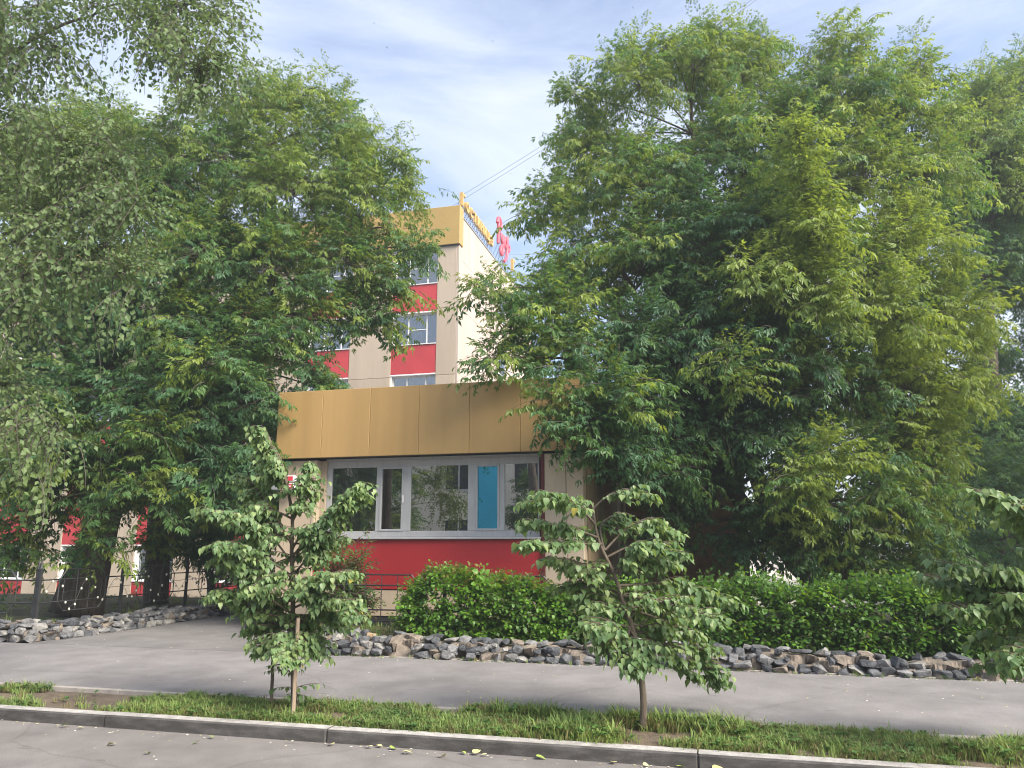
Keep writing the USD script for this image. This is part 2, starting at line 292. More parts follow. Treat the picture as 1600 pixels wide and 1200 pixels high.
PROTO = UsdGeom.Scope.Define(stage, '/World/Looks/none') and None
stage.RemovePrim('/World/Looks/none')
CLASS = '/shapes'
stage.CreateClassPrim(CLASS)
def proto(name, parts):
    """parts: list of (mesh, material). Kept under an abstract prim, referenced by each instancer."""
    p = f'{CLASS}/{name}'; stage.DefinePrim(p, 'Xform')
    for i, (m, k) in enumerate(parts):
        usdkit.mesh(stage, f'{p}/piece_{i}', arr(m), LOOKS[k])
    return p
def elder_spray(seed, leafmt, L=.55, n=10, leaflet=.095):
    r = random.Random(seed); leaves = []
    tw = bez(np.zeros(3), np.array([L * .5, 0, .05]), np.array([L, 0, -.10]), 5)
    for i in range(n):
        t = (i + .8) / n; b = bez(np.zeros(3), np.array([L * .5, 0, .05]), np.array([L, 0, -.10]), 21)[int(t * 20)]
        side = 1 if i % 2 else -1
        yaw = side * r.uniform(.5, 1.25) if i < n - 1 else r.uniform(-.3, .3); pit = r.uniform(-.75, -.05); pl = r.uniform(.05, .08)
        lf = []
        for j, (dx, dy) in enumerate([(1.0, 0), (.62, .95), (.62, -.95), (.18, 1.05), (.18, -1.05)]):
            if j > 2 and r.random() < .25: continue
            ll = leaflet * r.uniform(.8, 1.15) * (1.15 if j == 0 else .95)
            q = quad_leaf(ll, ll * .40, .2, r.uniform(.1, .5))
            lf.append(rot(q, dy * r.uniform(.7, 1.0), r.uniform(-.55, .0), r.uniform(-.5, .5), (pl + dx * .06, 0, -.01 * dx)))
        lf = cat_(lf); leaves.append(rot((lf.vertices, lf.faces), yaw, pit, r.uniform(-.4, .4), b))
    return [(cat_(leaves), leafmt), (cat_([tube(tw, np.linspace(.006, .002, 5), 3, False)]), 'bark_grey')]
def poplar_spray(seed, L=.6, n=15, leaf=.068, mt='poplar_leaf'):
    r = random.Random(seed); leaves = []
    cv = bez(np.zeros(3), np.array([L * .5, 0, -.02]), np.array([L * .9, 0, -.28]), 21)
    for i in range(n):
        b = cv[int((i + .5) / n * 20)]; side = 1 if i % 2 else -1; ll = leaf * r.uniform(.7, 1.15)
        q = quad_leaf(ll, ll * .74, .10, r.uniform(.05, .3), .36)
        q = rot(q, 0, r.uniform(-1.3, -.4), r.uniform(-.7, .7), (.035, 0, -.012))
        leaves.append(rot(q, side * r.uniform(.3, 1.5), r.uniform(-.2, .3), 0, b))
    return [(cat_(leaves), mt), (cat_([tube(cv[::5], np.linspace(.005, .002, 5), 3, False)]), 'bark_grey')]
def hedge_spray(seed, mt, tip=None, L=.26, n=11, leaf=.072):
    r = random.Random(seed); leaves, tips = [], []
    cv = bez(np.zeros(3), np.array([L * .5, 0, .03]), np.array([L, 0, .02]), 21)
    for i in range(n):
        b = cv[int((i + .6) / n * 20)]; ll = leaf * r.uniform(.7, 1.2) * (1 if i < n - 3 else .7)
        q = lobed_leaf(ll, ll * .95)
        a = i * 2.4
        q = rot(q, 0, r.uniform(-.5, .2), r.uniform(-.4, .4), (.018, 0, 0))
        (tips if tip and i >= n - 4 else leaves).append(rot(q, math.sin(a) * 1.25, math.cos(a) * .6 - .1, 0, b))
    out = [(cat_(leaves), mt), (cat_([tube(cv[::5], np.linspace(.004, .002, 5), 3, False)]), 'bark_grey')]
    return out + ([(cat_(tips), tip)] if tips else [])
def grass_tuft(seed, mt, n=16, h=.11, spread=.05):
    r = random.Random(seed); V, Fc, k = [], [], 0
    for i in range(n):
        a = r.uniform(0, 6.28); q = r.uniform(0, spread); b = np.array([math.cos(a) * q, math.sin(a) * q, -.01]); hh = h * r.uniform(.5, 1.25); w = r.uniform(.0024, .0052)
        a2 = a + r.uniform(-.9, .9); d = np.array([math.cos(a2), math.sin(a2), 0]); s = np.array([-d[1], d[0], 0]) * w; ln = r.uniform(.15, .8) * hh
        mid = b + d * ln * .35 + ZUP * hh * .62; tip = b + d * ln + ZUP * hh * r.uniform(.75, 1.0)
        V += [b - s, b + s, mid - s * .8, mid + s * .8, tip]; Fc += [(k, k + 1, k + 3), (k, k + 3, k + 2), (k + 2, k + 3, k + 4)]; k += 5
    return [((np.array(V), np.array(Fc)), mt)]
def weed_tuft(seed, mt='weed', n=10, s=.035):
    r = random.Random(seed); ls = []
    for i in range(n):
        q = lobed_leaf(s * r.uniform(.6, 1.3), s * r.uniform(.5, 1.0))
        ls.append(rot(q, i * 2.4, r.uniform(-.1, .7), r.uniform(-.4, .4), (0, 0, r.uniform(.005, .06))))
    return [(cat_(ls), mt)]
P_ELDER = [proto(f'elder_spray_{i}', elder_spray(10 + i, m)) for i, m in enumerate(['elder_leaf', 'elder_leaf', 'elder_leaf', 'elder_leaf_shaded', 'elder_leaf_warm', 'elder_leaf_sunlit'])]
P_WARM = [proto(f'warm_spray_{i}', elder_spray(30 + i, m, leaflet=.085)) for i, m in enumerate(['elder_leaf', 'elder_leaf_warm', 'elder_leaf_warm', 'elder_leaf_sunlit'])]
P_SUNLIT = [proto(f'bright_spray_{i}', elder_spray(40 + i, m, leaflet=.10)) for i, m in enumerate(['elder_leaf_sunlit', 'elder_leaf_warm', 'elder_leaf_sunlit'])]
P_DEEP = [proto(f'deep_spray_{i}', elder_spray(50 + i, m)) for i, m in enumerate(['elder_leaf_shaded', 'elder_leaf_shaded', 'elder_leaf'])]
P_POPLAR = [proto(f'poplar_spray_{i}', poplar_spray(60 + i)) for i in range(4)]
P_HEDGE = [proto(f'hedge_spray_{i}', hedge_spray(70 + i, m)) for i, m in enumerate(['hedge_leaf', 'hedge_leaf', 'hedge_leaf_deep'])]
P_HEDGE_DEEP = [proto(f'hedge_deep_spray_{i}', hedge_spray(80 + i, m)) for i, m in enumerate(['hedge_leaf_deep', 'hedge_leaf_deep', 'hedge_leaf'])]
P_TIP = [proto(f'tip_spray_{i}', hedge_spray(90 + i, 'hedge_leaf', 'hedge_tip', L=.24)) for i in range(2)]
P_RUSSET = [proto(f'russet_spray_{i}', hedge_spray(95 + i, m, L=.3, leaf=.045)) for i, m in enumerate(['russet_leaf', 'hedge_leaf_deep', 'hedge_leaf_deep'])]

def instancer(t, name, protos, pos, quat, scale, idx, kind=None, world=False, label=None):
    p = numbered('/World' if world else t.path, name)
    pi = UsdGeom.PointInstancer.Define(stage, p); tg = []
    for i, pr in enumerate(protos):
        x = UsdGeom.Xform.Define(stage, f'{p}/shapes/shape_{i}'); x.GetPrim().GetReferences().AddInternalReference(pr); tg.append(x.GetPath())
    pi.CreatePrototypesRel().SetTargets(tg)
    pos = np.asarray(pos, float) - (0 if world else t.loc)
    q = np.asarray(quat)   # xyzw
    pi.CreatePositionsAttr(Vt.Vec3fArray.FromNumpy(pos.astype(np.float32)))
    pi.CreateOrientationsAttr(Vt.QuathArray([Gf.Quath(float(a[3]), float(a[0]), float(a[1]), float(a[2])) for a in q]))
    s = np.asarray(scale, float); s = np.repeat(s[:, None], 3, 1) if s.ndim == 1 else s
    pi.CreateScalesAttr(Vt.Vec3fArray.FromNumpy(s.astype(np.float32)))
    pi.CreateProtoIndicesAttr(Vt.IntArray.FromNumpy(np.asarray(idx, np.int32)))
    tag(pi.GetPrim(), label, None, None, kind)
    return pi
def eul(yaw, pitch, roll): return Rotation.from_euler('ZYX', np.stack([yaw, -np.asarray(pitch), roll], 1)).as_quat()

# ---------------------------------------------------------------- ground
WALK_Y0, WALK_Y1, KERB_Y = 7.14, 10.02, 6.18
def sheet(x0, x1, y0, y1, z, nx=1, ny=1, fz=None):
    xs, ys = np.linspace(x0, x1, nx + 1), np.linspace(y0, y1, ny + 1); X, Y = np.meshgrid(xs, ys, indexing='ij')
    Zz = np.full_like(X, z) if fz is None else fz(X, Y); v = np.stack([X, Y, Zz], -1).reshape(-1, 3); i = np.arange((nx + 1) * (ny + 1)).reshape(nx + 1, ny + 1)
    return trimesh.Trimesh(v, np.vstack([np.stack([i[:-1, :-1], i[1:, :-1], i[1:, 1:]], -1).reshape(-1, 3), np.stack([i[:-1, :-1], i[1:, 1:], i[:-1, 1:]], -1).reshape(-1, 3)]), process=False)
single('ground', sheet(-900, 900, -900, 900, -1.25), 'far_ground', kind='structure')
single('road', bx(-60, 60, -4.5, KERB_Y + .02, -.3, 0), 'asphalt_road', kind='structure')
single('far_pavement', bx(-60, 60, -30, -4.5, -.3, .1), 'asphalt_walk', kind='structure')
def nz(x, y, s, seed): return meshkit.fbm(np.stack([x * s, y * s, np.zeros_like(x)], -1), 4, seed) - .5
single('lawn_soil', sheet(-30, 25, KERB_Y + .15, WALK_Y0 - .05, 0, 550, 12, lambda x, y: .088 + .03 * nz(x, y, 2.2, 3)), 'soil', kind='structure', smooth=True)
single('pavement', bx(-60, 60, WALK_Y0, WALK_Y1, -.3, .12), 'asphalt_walk', kind='structure')
single('entry_path', bx(-10.2, -6.3, WALK_Y1 + .001, 26, -.3, .122), 'asphalt_path', kind='structure')
def bedz(x, y):
    drop = sstep((y - 17.5) / 8) * sstep((-x - 10.5) / 3)
    return .25 + .07 * nz(x, y, .7, 5) - 1.3 * drop
single('garden_bed', sheet(-60, -10.35, 10.25, 48, 0, 110, 80, bedz), 'garden_soil', kind='structure', smooth=True)
single('garden_bed', sheet(-6.25, 45, 10.25, 18.4, 0, 110, 20, bedz), 'garden_soil', kind='structure', smooth=True)
single('courtyard', bx(-9.5, 60, 18.41, 75, -.6, .12), 'court', kind='structure')

# kerb
kerb = thing('street_kerb', 'grey concrete kerb with pale top between road and grass strip', 'kerb', (-4, KERB_Y + .08, 0))
rng = random.Random(4)
x = -22.6
joints = [-22.6, -19.6, -16.7, -13.6, -10.6, -7.5, -5.36, -3.18, -.2, 2.8, 5.8, 8.8, 11.8]
for a, b in zip(joints[:-1], joints[1:]):
    dz, dy = rng.uniform(-.004, .004), rng.uniform(-.005, .005)
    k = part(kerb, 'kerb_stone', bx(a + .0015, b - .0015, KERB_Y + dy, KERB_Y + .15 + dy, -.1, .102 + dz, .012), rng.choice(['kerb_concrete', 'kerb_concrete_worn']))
    part(k, 'pale_top', bx(a + .006, b - .006, KERB_Y + .014 + dy, KERB_Y + .136 + dy, .1015 + dz, .1045 + dz), 'kerb_cap')  # strip much paler than the stone face below it
edge = thing('path_edging', 'thin pale concrete edging strip between grass and pavement', 'edging', (-4, WALK_Y0 - .03, .1))
x = -20.0
while x < 10:
    part(edge, 'edging_stone', bx(x + .003, x + .997, WALK_Y0 - .06, WALK_Y0 - .001, -.1, .135 + rng.uniform(-.006, .004), .006), 'edging'); x += 1.0
edge2 = thing('wall_edging', 'thin pale concrete edging strip along the foot of the stone wall', 'edging', (-2, WALK_Y1, .1))
x = -6.2
while x < 10:
    part(edge2, 'edging_stone', bx(x + .003, x + .997, WALK_Y1 + .001, WALK_Y1 + .05, -.1, .132 + rng.uniform(-.004, .004), .006), 'edging'); x += 1.0

# ---------------------------------------------------------------- dry stone walls
def stone(rng, w, d, h):
    n = 19; p = np.array([[rng.gauss(0, 1) for _ in range(3)] for _ in range(n)]); p /= np.linalg.norm(p, axis=1, keepdims=True)
    p = np.sign(p) * np.abs(p) ** .62
    return trimesh.convex.convex_hull(p * np.array([w / 2, d / 2, h / 2]))
def stone_wall(t, frame, length, height, seed, coverage=lambda s: 1.0, tan_at=()):
    """frame(s, depth, z) -> world point; s along the wall, depth outwards from its core"""
    r = random.Random(seed)
    n = int(length / .045) + 2; S = np.linspace(0, length, n); prof = [(-.30, 0.0), (.10, 0.0), (.07, .35), (.03, .7), (-.05, .95), (-.32, 1.0), (-.40, .8)]
    V = []
    for s in S:
        for j, (dp, hz) in enumerate(prof):
            q = sn(s * 3.1, j * .8, seed) - .5
            V.append(frame(s, dp + .20 * q + .05 * math.sin(s * 23 + j * 2) * (hz > 0), max(0, height(s) * hz * .86 + .10 * q * (hz > 0))))
    m = len(prof); Fc = []
    for i in range(n - 1):
        for j in range(m - 1):
            a = i * m + j; Fc += [(a, a + m, a + m + 1), (a, a + m + 1, a + 1)]
    part(t, 'wall_core', (np.array(V), np.array(Fc)), 'mortar')
    yaw0 = np.arctan2(*(frame(.1, 0, 0) - frame(0, 0, 0))[[1, 0]])
    def put(s, dp, z, w, d, h, mt=None):
        m_ = stone(r, w, d, h)
        s_yaw = np.arctan2(*(frame(s + .05, 0, 0) - frame(s - .05, 0, 0))[[1, 0]])
        Rm = Rotation.from_euler('ZYX', [s_yaw + r.gauss(0, .12), r.gauss(0, .16), r.gauss(0, .12)]).as_matrix()
        part(t, 'stone', (m_.vertices @ Rm.T + frame(s, dp, z), m_.faces), mt or r.choice(['stone_a'] * 4 + ['stone_b'] * 4 + ['stone_c'] * 4 + ['stone_d'] * 2 + ['stone_e']))
    z = 0
    courses = [.085, .085, .08]
    for ci, hh in enumerate(courses):
        s = r.uniform(-.1, .05)
        while s < length:
            w = r.uniform(.08, .22) * (1.15 if ci == 0 else .95); h = hh * r.uniform(.9, 1.6)
            zc = z + hh * .5 + r.uniform(-.015, .015)
            if r.random() < coverage(s + w / 2, ci) and zc < height(s) - .01:
                put(s + w / 2, .075 - .04 * ci + r.uniform(-.02, .03), zc, w * 1.1, .24, h)
            s += w * .97
        z += hh
    for _ in range(int(length * 5)):      # rubble wedged between and fallen
        sz = r.uniform(.04, .09); put(r.uniform(0, length), .11 + r.uniform(-.02, .04), r.uniform(.01, .24), sz * 1.3, sz, sz)
    s = 0
    while s < length:      # loose stones lying on top
        w = r.uniform(.09, .27)
        if r.random() < .9:
            put(s + w / 2, -.16 + r.uniform(-.07, .05), height(s) - .005 + r.uniform(-.02, .02), w * 1.12, r.uniform(.14, .24), r.uniform(.05, .11), 'stone_f' if any(abs(s + w / 2 - q) < w / 2 for q in tan_at) else None)
        s += w * r.uniform(.85, 1.05)
gw = thing('stone_wall', 'low dry stone retaining wall with crumbling earth in front of the hedge', 'stone wall', (-2, 10.2, .12))
X0 = -6.28
def cover(s, c):
    x = X0 + s
    if -4.35 < x < -3.3: return [.45, .5, .7][c]
    if x > .2: return [.72, .58, .8][c]
    return .97 - .12 * c
stone_wall(gw, lambda s, d, z: np.array([X0 + s, 10.17 - d, .12 + z]), 14.0, lambda s: .235 + .03 * math.sin(s * 1.3) - .02 * (s > 5) * min(1, (s - 5) / 1.5), 11, cover, tan_at=(ony(576, 1000, 10.1)[0] - X0,))
gl = thing('stone_wall', 'low dry stone wall bending along the entry path below the iron fence with bulbs', 'stone wall', (-10.3, 12, .12))
def lframe(s, d, z):
    # runs along the pavement, turns a rounded corner and follows the path backwards
    L0, rad = 4.0, .5; x1, y0 = -10.22, 10.17
    if s < L0: return np.array([x1 - rad - L0 + s, y0 - d, .12 + z])
    a = (s - L0) / rad
    if a < math.pi / 2: return np.array([x1 - rad + math.sin(a) * (rad + d), y0 + rad - math.cos(a) * (rad + d), .12 + z])
    q = s - L0 - rad * math.pi / 2
    return np.array([x1 + d, y0 + rad + q, .12 + z])
stone_wall(gl, lframe, 4.0 + .5 * math.pi / 2 + 7.5, lambda s: .25 + .02 * math.sin(s * 2.1), 12, lambda s, c: .97)

# ---------------------------------------------------------------- single-storey annex
YA, FZ0, FZ1 = 12.24, 3.09, 4.30
XL, XR = -7.55, -1.95
YREC = 17.6
an = thing('annex_building', 'single-storey building with gold fascia band, wide window and red panel below it', 'building', (-4.7, 14.5, .3))
def px_x(px, Y=YA, py=660): return ony(px, py, Y)[0]
part(an, 'wall', bx(XL + .04, XR - .25, 16.4, 16.5, .2, FZ0), 'interior', label='dark back wall of the room')
part(an, 'fascia_core', bx(XL + .05, XR - .05, YA + .05, YREC + 4, FZ0 + .02, FZ1 - .02), 'gold_core')
js = [XL] + [px_x(p, py=665) for p in (503, 577.5, 654, 733, 813)] + [XR]
for i, (a, b) in enumerate(zip(js[:-1], js[1:])):
    part(an, 'fascia_panel', bx(a + .0025, b - .0025, YA - rng.uniform(0, .004), YA + .045, FZ0, FZ1, .006), 'gold_panel' if i % 2 else 'gold_panel_dull')
y = YA + .05
while y < YREC + 3.9:
    part(an, 'fascia_panel', bx(XR - .045, XR, y + .004, min(y + 1.3, YREC + 3.9) - .004, FZ0, FZ1, .006), 'gold_panel_dull')
    part(an, 'fascia_panel', bx(XL, XL + .045, y + .004, min(y + 1.3, YREC + 3.9) - .004, FZ0, FZ1, .006), 'gold_panel_dull'); y += 1.3
part(an, 'roof', bx(XL + .06, XR - .06, YA + .06, YREC + 3.9, FZ1 - .019, FZ1 + .01), 'roof_felt')
part(an, 'soffit', bx(XL + .06, XR - .06, YA + .06, YA + .6, FZ0 + .005, FZ0 + .019), 'plinth')
YP, YW = 12.36, 12.60        # pilaster front, window plane
xw0, xw1 = ony(511, 780, YW)[0], ony(843.5, 780, YW)[0]
xpl = ony(488, 780, YP)[0]; xpr = ony(848, 780, YP)[0]
part(an, 'pilaster', bx(XL + .06, xpl, YP, YP + .3, .42, FZ0 - .03, .008), 'tan_panel')
part(an, 'corner_trim', bx(xpl + .001, xpl + .06, YP - .012, YP + .3, .42, FZ0 - .03, .006), 'tan_panel', label='paler trim strip')
part(an, 'window_reveal', bx(xpl + .061, xw0 - .001, YP + .17, YP + .3, .42, FZ0 - .03), 'tan_panel_dull')
part(an, 'pilaster', bx(xpr + .03, (xpr + XR) / 2 + .02, YP, YP + .3, .42, FZ0 - .03, .008), 'tan_panel')
part(an, 'pilaster', bx((xpr + XR) / 2 + .026, XR - .06, YP, YP + .3, .42, FZ0 - .03, .008), 'tan_panel')
part(an, 'door_jamb', bx(xpr - .03, xpr + .028, YP - .01, YP + .3, .42, FZ0 - .03, .004), 'dark_red', label='dark red strip beside the window')
zs = ony(680, 838, YP)[2]; zb = ony(600, 921, YP)[2]
part(an, 'apron_panel', bx(xpl + .062, xpr - .031, YP + .03, YP + .14, zb, zs - .05, .006), 'red_panel', label='large red panel under the window')
bxs = np.linspace(xpl + .062, xpr - .031, 5)
for a, b in zip(bxs[:-1], bxs[1:]): part(an, 'base_panel', bx(a + .004, b - .004, YP + .045, YP + .14, .42, zb - .012, .005), 'tan_panel')
part(an, 'plinth', bx(XL + .08, XR - .08, YP + .06, YP + .5, .1, .418), 'plinth')
part(an, 'window_sill', bx(xw0 - .02, xpr - .032, YP - .03, YW + .06, zs - .048, zs - .012, .006), 'aluminium')
# window frame
zt0, zt1 = ony(620, 719, YW)[2], ony(620, 729.5, YW)[2]; zl0, zl1 = zs - .010, ony(680, 829.5, YW)[2]
win = part(an, 'window', bx(xw0, xw1, YW - .02, YW + .05, zt1, zt0, .004), 'aluminium')
part(win, 'frame', bx(xw0, xw1, YW - .02, YW + .05, zl0, zl1, .004), 'aluminium')
part(an, 'window_head', bx(xw0 - .02, xw1 + .03, YW - .05, YW + .05, zt0 + .001, FZ0 - .002), 'aluminium')
cuts = [(511, 518.6), (588.4, 594), (631, 642.3), (731.7, 743.8), (780.9, 789), (841, 843.5)]
xs = [(ony(a, 780, YW)[0], ony(b, 780, YW)[0]) for a, b in cuts]
for a, b in xs: part(win, 'frame', bx(a, b, YW - .025, YW + .05, zl1 + .0005, zt1 - .0005, .004), 'aluminium')
for i in range(5):
    a, b = xs[i][1], xs[i + 1][0]
    if i in (1, 3):     # opening lights have a sash of their own
        s = .035
        for q in (bx(a, a + s, YW - .035, YW + .02, zl1, zt1, .004), bx(b - s, b, YW - .035, YW + .02, zl1, zt1, .004), bx(a + s, b - s, YW - .035, YW + .02, zl1, zl1 + s, .004), bx(a + s, b - s, YW - .035, YW + .02, zt1 - s, zt1, .004)):
            part(win, 'sash', q, 'aluminium')
        a, b, c, d = a + s, b - s, zl1 + s, zt1 - s
    else: c, d = zl1, zt1
    part(win, 'pane', bx(a, b, YW - .004, YW + .002, c, d), 'pane_blue' if i == 3 else 'pane_glass', label='blue tinted pane' if i == 3 else None)
part(win, 'handle', bx(xs[2][0] - .012, xs[2][0] + .012, YW - .06, YW - .036, 2.30, 2.43, .004), 'white_frame')
# room behind
part(an, 'room_wall', bx(XL + .1, XL + .12, YW + .3, 16.4, .3, FZ0), 'interior'); part(an, 'room_wall', bx(XR - .3, XR - .28, YW + .3, 16.4, .3, FZ0), 'interior')
part(an, 'room_floor', bx(XL + .12, XR - .3, YW + .1, 16.4, .9, .95), 'interior'); part(an, 'room_ceiling', bx(XL + .12, XR - .3, YW + .1, 16.4, FZ0 - .02, FZ0 + .015), 'interior')
def curtain(x0, x1, y, z0, z1, seed):
    n = 40; X = np.linspace(x0, x1, n); Y = y + .035 * np.sin(np.linspace(0, 40 * (x1 - x0), n) + seed); V = np.vstack([np.c_[X, Y, np.full(n, z0)], np.c_[X, Y, np.full(n, z1)]])
    return V, np.array([q for i in range(n - 1) for q in ((i, i + 1, n + i + 1), (i, n + i + 1, n + i))])
part(an, 'curtain', curtain(xs[0][1] + .02, xs[0][1] + .42, YW + .18, zl1, zt1, 1), 'curtain')
# side recess and rear wing
xr2 = ony(1166, 800, YREC)[0]
part(an, 'side_wall', bx(XR - .30, XR - .07, YP + .302, YREC - .001, .2, FZ0 - .002), 'tan_side_shaded')
y = YP + .32
for i in range(5):
    part(an, 'side_panel', bx(XR - .069, XR - .03, y + .008, y + .95, .42, FZ0 - .03, .006), ['tan_side_shaded', 'tan_side_shaded', 'brown_wall', 'tan_side_shaded', 'tan_panel_dull'][i]); y += 1.0
part(an, 'downpipe', tube([(XR + .03, YREC - .35, .3), (XR + .03, YREC - .35, FZ0)], .05, 10), 'tan_panel_dull')
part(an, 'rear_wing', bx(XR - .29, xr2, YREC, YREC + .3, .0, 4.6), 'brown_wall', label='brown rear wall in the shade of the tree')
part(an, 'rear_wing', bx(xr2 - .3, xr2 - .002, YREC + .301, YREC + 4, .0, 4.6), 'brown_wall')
part(an, 'side_wall', bx(XL + .07, XL + .3, YP + .302, YREC + 4, .2, FZ0 - .002), 'tan_side_shaded')
part(an, 'rear_roof', bx(XR - .28, xr2 + .05, YREC - .05, YREC + 4.1, 4.601, 4.75), 'roof_felt')

# ---------------------------------------------------------------- tall building behind
YT, XC, GY = 31.0, -10.46, 45.5
ht = thing('tall_building', 'tall cream building with red panels between windows and a gold parapet', 'building', (-22, 38, -1))
NB, PER, BW = 6, 4.18, 2.14
XE = XC - 1.03 - NB * PER - .9
part(ht, 'wall', bx(XE, XC - .3, YT + .35, GY, -1.3, 16.3), 'tan_panel_dull', label='core of the building')
rows = [(13.13, 14.76), (10.33, 11.75), (7.53, 8.90), (4.73, 6.10), (-.05, 1.50)]
r2 = random.Random(8)
for k in range(NB + 1):
    x1 = XC - 1.03 - k * PER; x0 = x1 - BW
    # pier to the right of the bay
    a, b = (x1, XC - .12) if k == 0 else (x1, x1 + PER - BW)
    for j, (z0, z1) in enumerate([(-1.2, 3.0), (3.0, 5.85), (5.85, 8.85), (8.85, 11.9), (11.9, 14.83)]):
        part(ht, 'pier_panel', bx(a + .003, b - .003, YT, YT + .34, z0 + .006, z1 - .006, .01), 'pier_panel' if (j + k) % 3 else 'pier_panel_dull')
    if k == NB: break
    ys = YT + .02
    for j, (z0, z1) in enumerate(rows):
        if k > 3 and j in (0, 1, 2): pass
        if j: part(ht, 'spandrel', bx(x0 + .003, x1 - .003, ys, ys + .30, z1 + .07, rows[j - 1][0] - .05, .008), 'red_panel_faded')
        part(ht, 'window_sill', bx(x0 + .004, x1 - .004, ys - .05, ys + .32, z0 - .048, z0 - .01, .004), 'white_frame')
        part(ht, 'window_head', bx(x0 + .004, x1 - .004, ys - .01, ys + .32, z1 + .005, z1 + .066, .004), 'white_frame')
        part(ht, 'window_reveal', bx(x0 + .004, x0 + .05, ys + .01, ys + .32, z0 - .009, z1 + .004), 'white_frame')
        w = part(ht, 'window', bx(x0 + .051, x1 - .005, ys + .20, ys + .27, z0 - .009, z0 + .055, .004), 'white_frame')
        part(w, 'frame', bx(x0 + .051, x1 - .005, ys + .20, ys + .27, z1 - .05, z1 + .003, .004), 'white_frame')
        fx = [x0 + .051, x0 + .70, x0 + 1.58, x1 - .06]
        for q in fx: part(w, 'frame', bx(q, q + .055, ys + .195, ys + .27, z0 + .0555, z1 - .0505, .004), 'white_frame')
        for i in range(3): part(w, 'pane', bx(fx[i] + .0555, fx[i + 1] - .0005, ys + .23, ys + .236, z0 + .0555, z1 - .0505), 'far_glass')
        part(w, 'transom', bx(fx[1] + .0556, fx[2] - .0006, ys + .20, ys + .228, (z0 + z1) / 2 - .02, (z0 + z1) / 2 + .015), 'white_frame')
        part(w, 'room', bx(x0 + .06, x1 - .01, ys + .315, ys + .325, z0, z1), 'interior')  # flat dark sheet standing in for the unlit room
        if j != 0: part(w, 'curtain', curtain(x0 + .1, x0 + r2.uniform(1.2, 2.0), ys + .29, z0 + .05, z1 - .05, k + j), 'net_curtain')
    part(ht, 'spandrel', bx(x0 + .003, x1 - .003, ys, ys + .30, -1.0, -.10, .008), 'red_panel')
# parapet in gold panels
px_ = XC + .05; n = 8; L = (px_ - XE) / n
for i in range(n): part(ht, 'parapet_panel', bx(px_ - (i + 1) * L + .004, px_ - i * L - .004, YT - .12, YT + .4, 14.84, 16.69, .015), 'gold_roof')
part(ht, 'parapet_soffit', bx(XE, XC - .02, YT - .08, YT + .35, 14.80, 14.838), 'plinth')
part(ht, 'roof', bx(XE + .02, XC - .35, YT + .41, GY - .02, 16.301, 16.4), 'roof_felt')
# gable wall: panels facing the side
gy = np.linspace(YT + .345, GY, 6); gz = [-1.2, 3.0, 5.85, 8.85, 11.9, 14.2, 16.28]
for i in range(5):
    for j in range(6):
        part(ht, 'gable_panel', bx(XC - .29, XC - .005, gy[i] + .003, gy[i + 1] - .003, gz[j] + .003, gz[j + 1] - .003, .006), 'gable_panel')
part(ht, 'gable_edge', bx(XC - .115, XC - .002, YT + .004, YT + .342, -1.2, 14.795, .008), 'gable_panel')
part(ht, 'gable_coping', bx(XC - .31, XC + .03, YT + .42, GY, 16.282, 16.33, .008), 'grey_trim')
for z0, z1 in ((13.2, 14.6), (10.3, 11.7), (7.4, 8.8)):
    w = part(ht, 'gable_window', bx(XC + .001, XC + .045, 37.5, 38.9, z0 - .05, z0, .004), 'white_frame')
    part(w, 'frame', bx(XC + .001, XC + .045, 37.5, 37.57, z0 + .0005, z1, .004), 'white_frame'); part(w, 'frame', bx(XC + .001, XC + .045, 38.83, 38.9, z0 + .0005, z1, .004), 'white_frame')
    part(w, 'frame', bx(XC + .001, XC + .045, 37.5, 38.9, z1 + .0005, z1 + .06, .004), 'white_frame')
    part(w, 'pane', bx(XC + .002, XC + .012, 37.571, 38.829, z0 + .0005, z1 - .0005), 'far_glass')

# ---------------------------------------------------------------- rooftop letters
def letter(ch, h, depth, bold=True):
    m = meshkit.text_mesh(ch, h, depth, bold)      # xy plane, +z extruded -> stand up facing +x, reading along +y
    v = np.array(m.vertices); return np.c_[v[:, 2], v[:, 0], v[:, 1]], np.array(m.faces)
sg = thing('rooftop_letters', 'row of gold channel letters on blue struts along the roof edge', 'roof sign', (XC, 33.5, 16.35))
y, xs_ = YT + .25, XC - .12
ybar = []
for i, ch in enumerate('Гостиница'):
    hh = .62 if i == 0 else .62
    v, f = letter(ch, hh, .16); w = v[:, 1].max() - v[:, 1].min(); v[:, 1] -= v[:, 1].min()
    zb_ = 16.86
    part(sg, 'letter', (v + np.array([xs_, y, zb_]), f), 'letter_gold'); ybar.append((y + .03, y + w - .03)); y += w + .165
def strut(a, b, rd=.016): return tube([a, b], rd, 5)
for a, b in ybar:
    for q in (a + .05, b - .05): part(sg, 'strut', cat_([strut((xs_ + .06, q, 16.33), (xs_ + .06, q, 17.3)), strut((xs_ - .45, q, 16.36), (xs_ + .06, q, 17.2))]), 'strut')
    part(sg, 'strut', strut((xs_ + .06, a, 16.34), (xs_ + .06, b, 17.0), .012), 'strut')
part(sg, 'rail', strut((xs_ + .05, YT + .2, 16.89), (xs_ + .05, y, 16.89), .02), 'strut')
p1 = onx(783, 345, XC)
sr = thing('script_letters', 'red script letters standing on struts on the roof behind the gold row', 'roof sign', (XC, p1[1] + 1, 16.35))
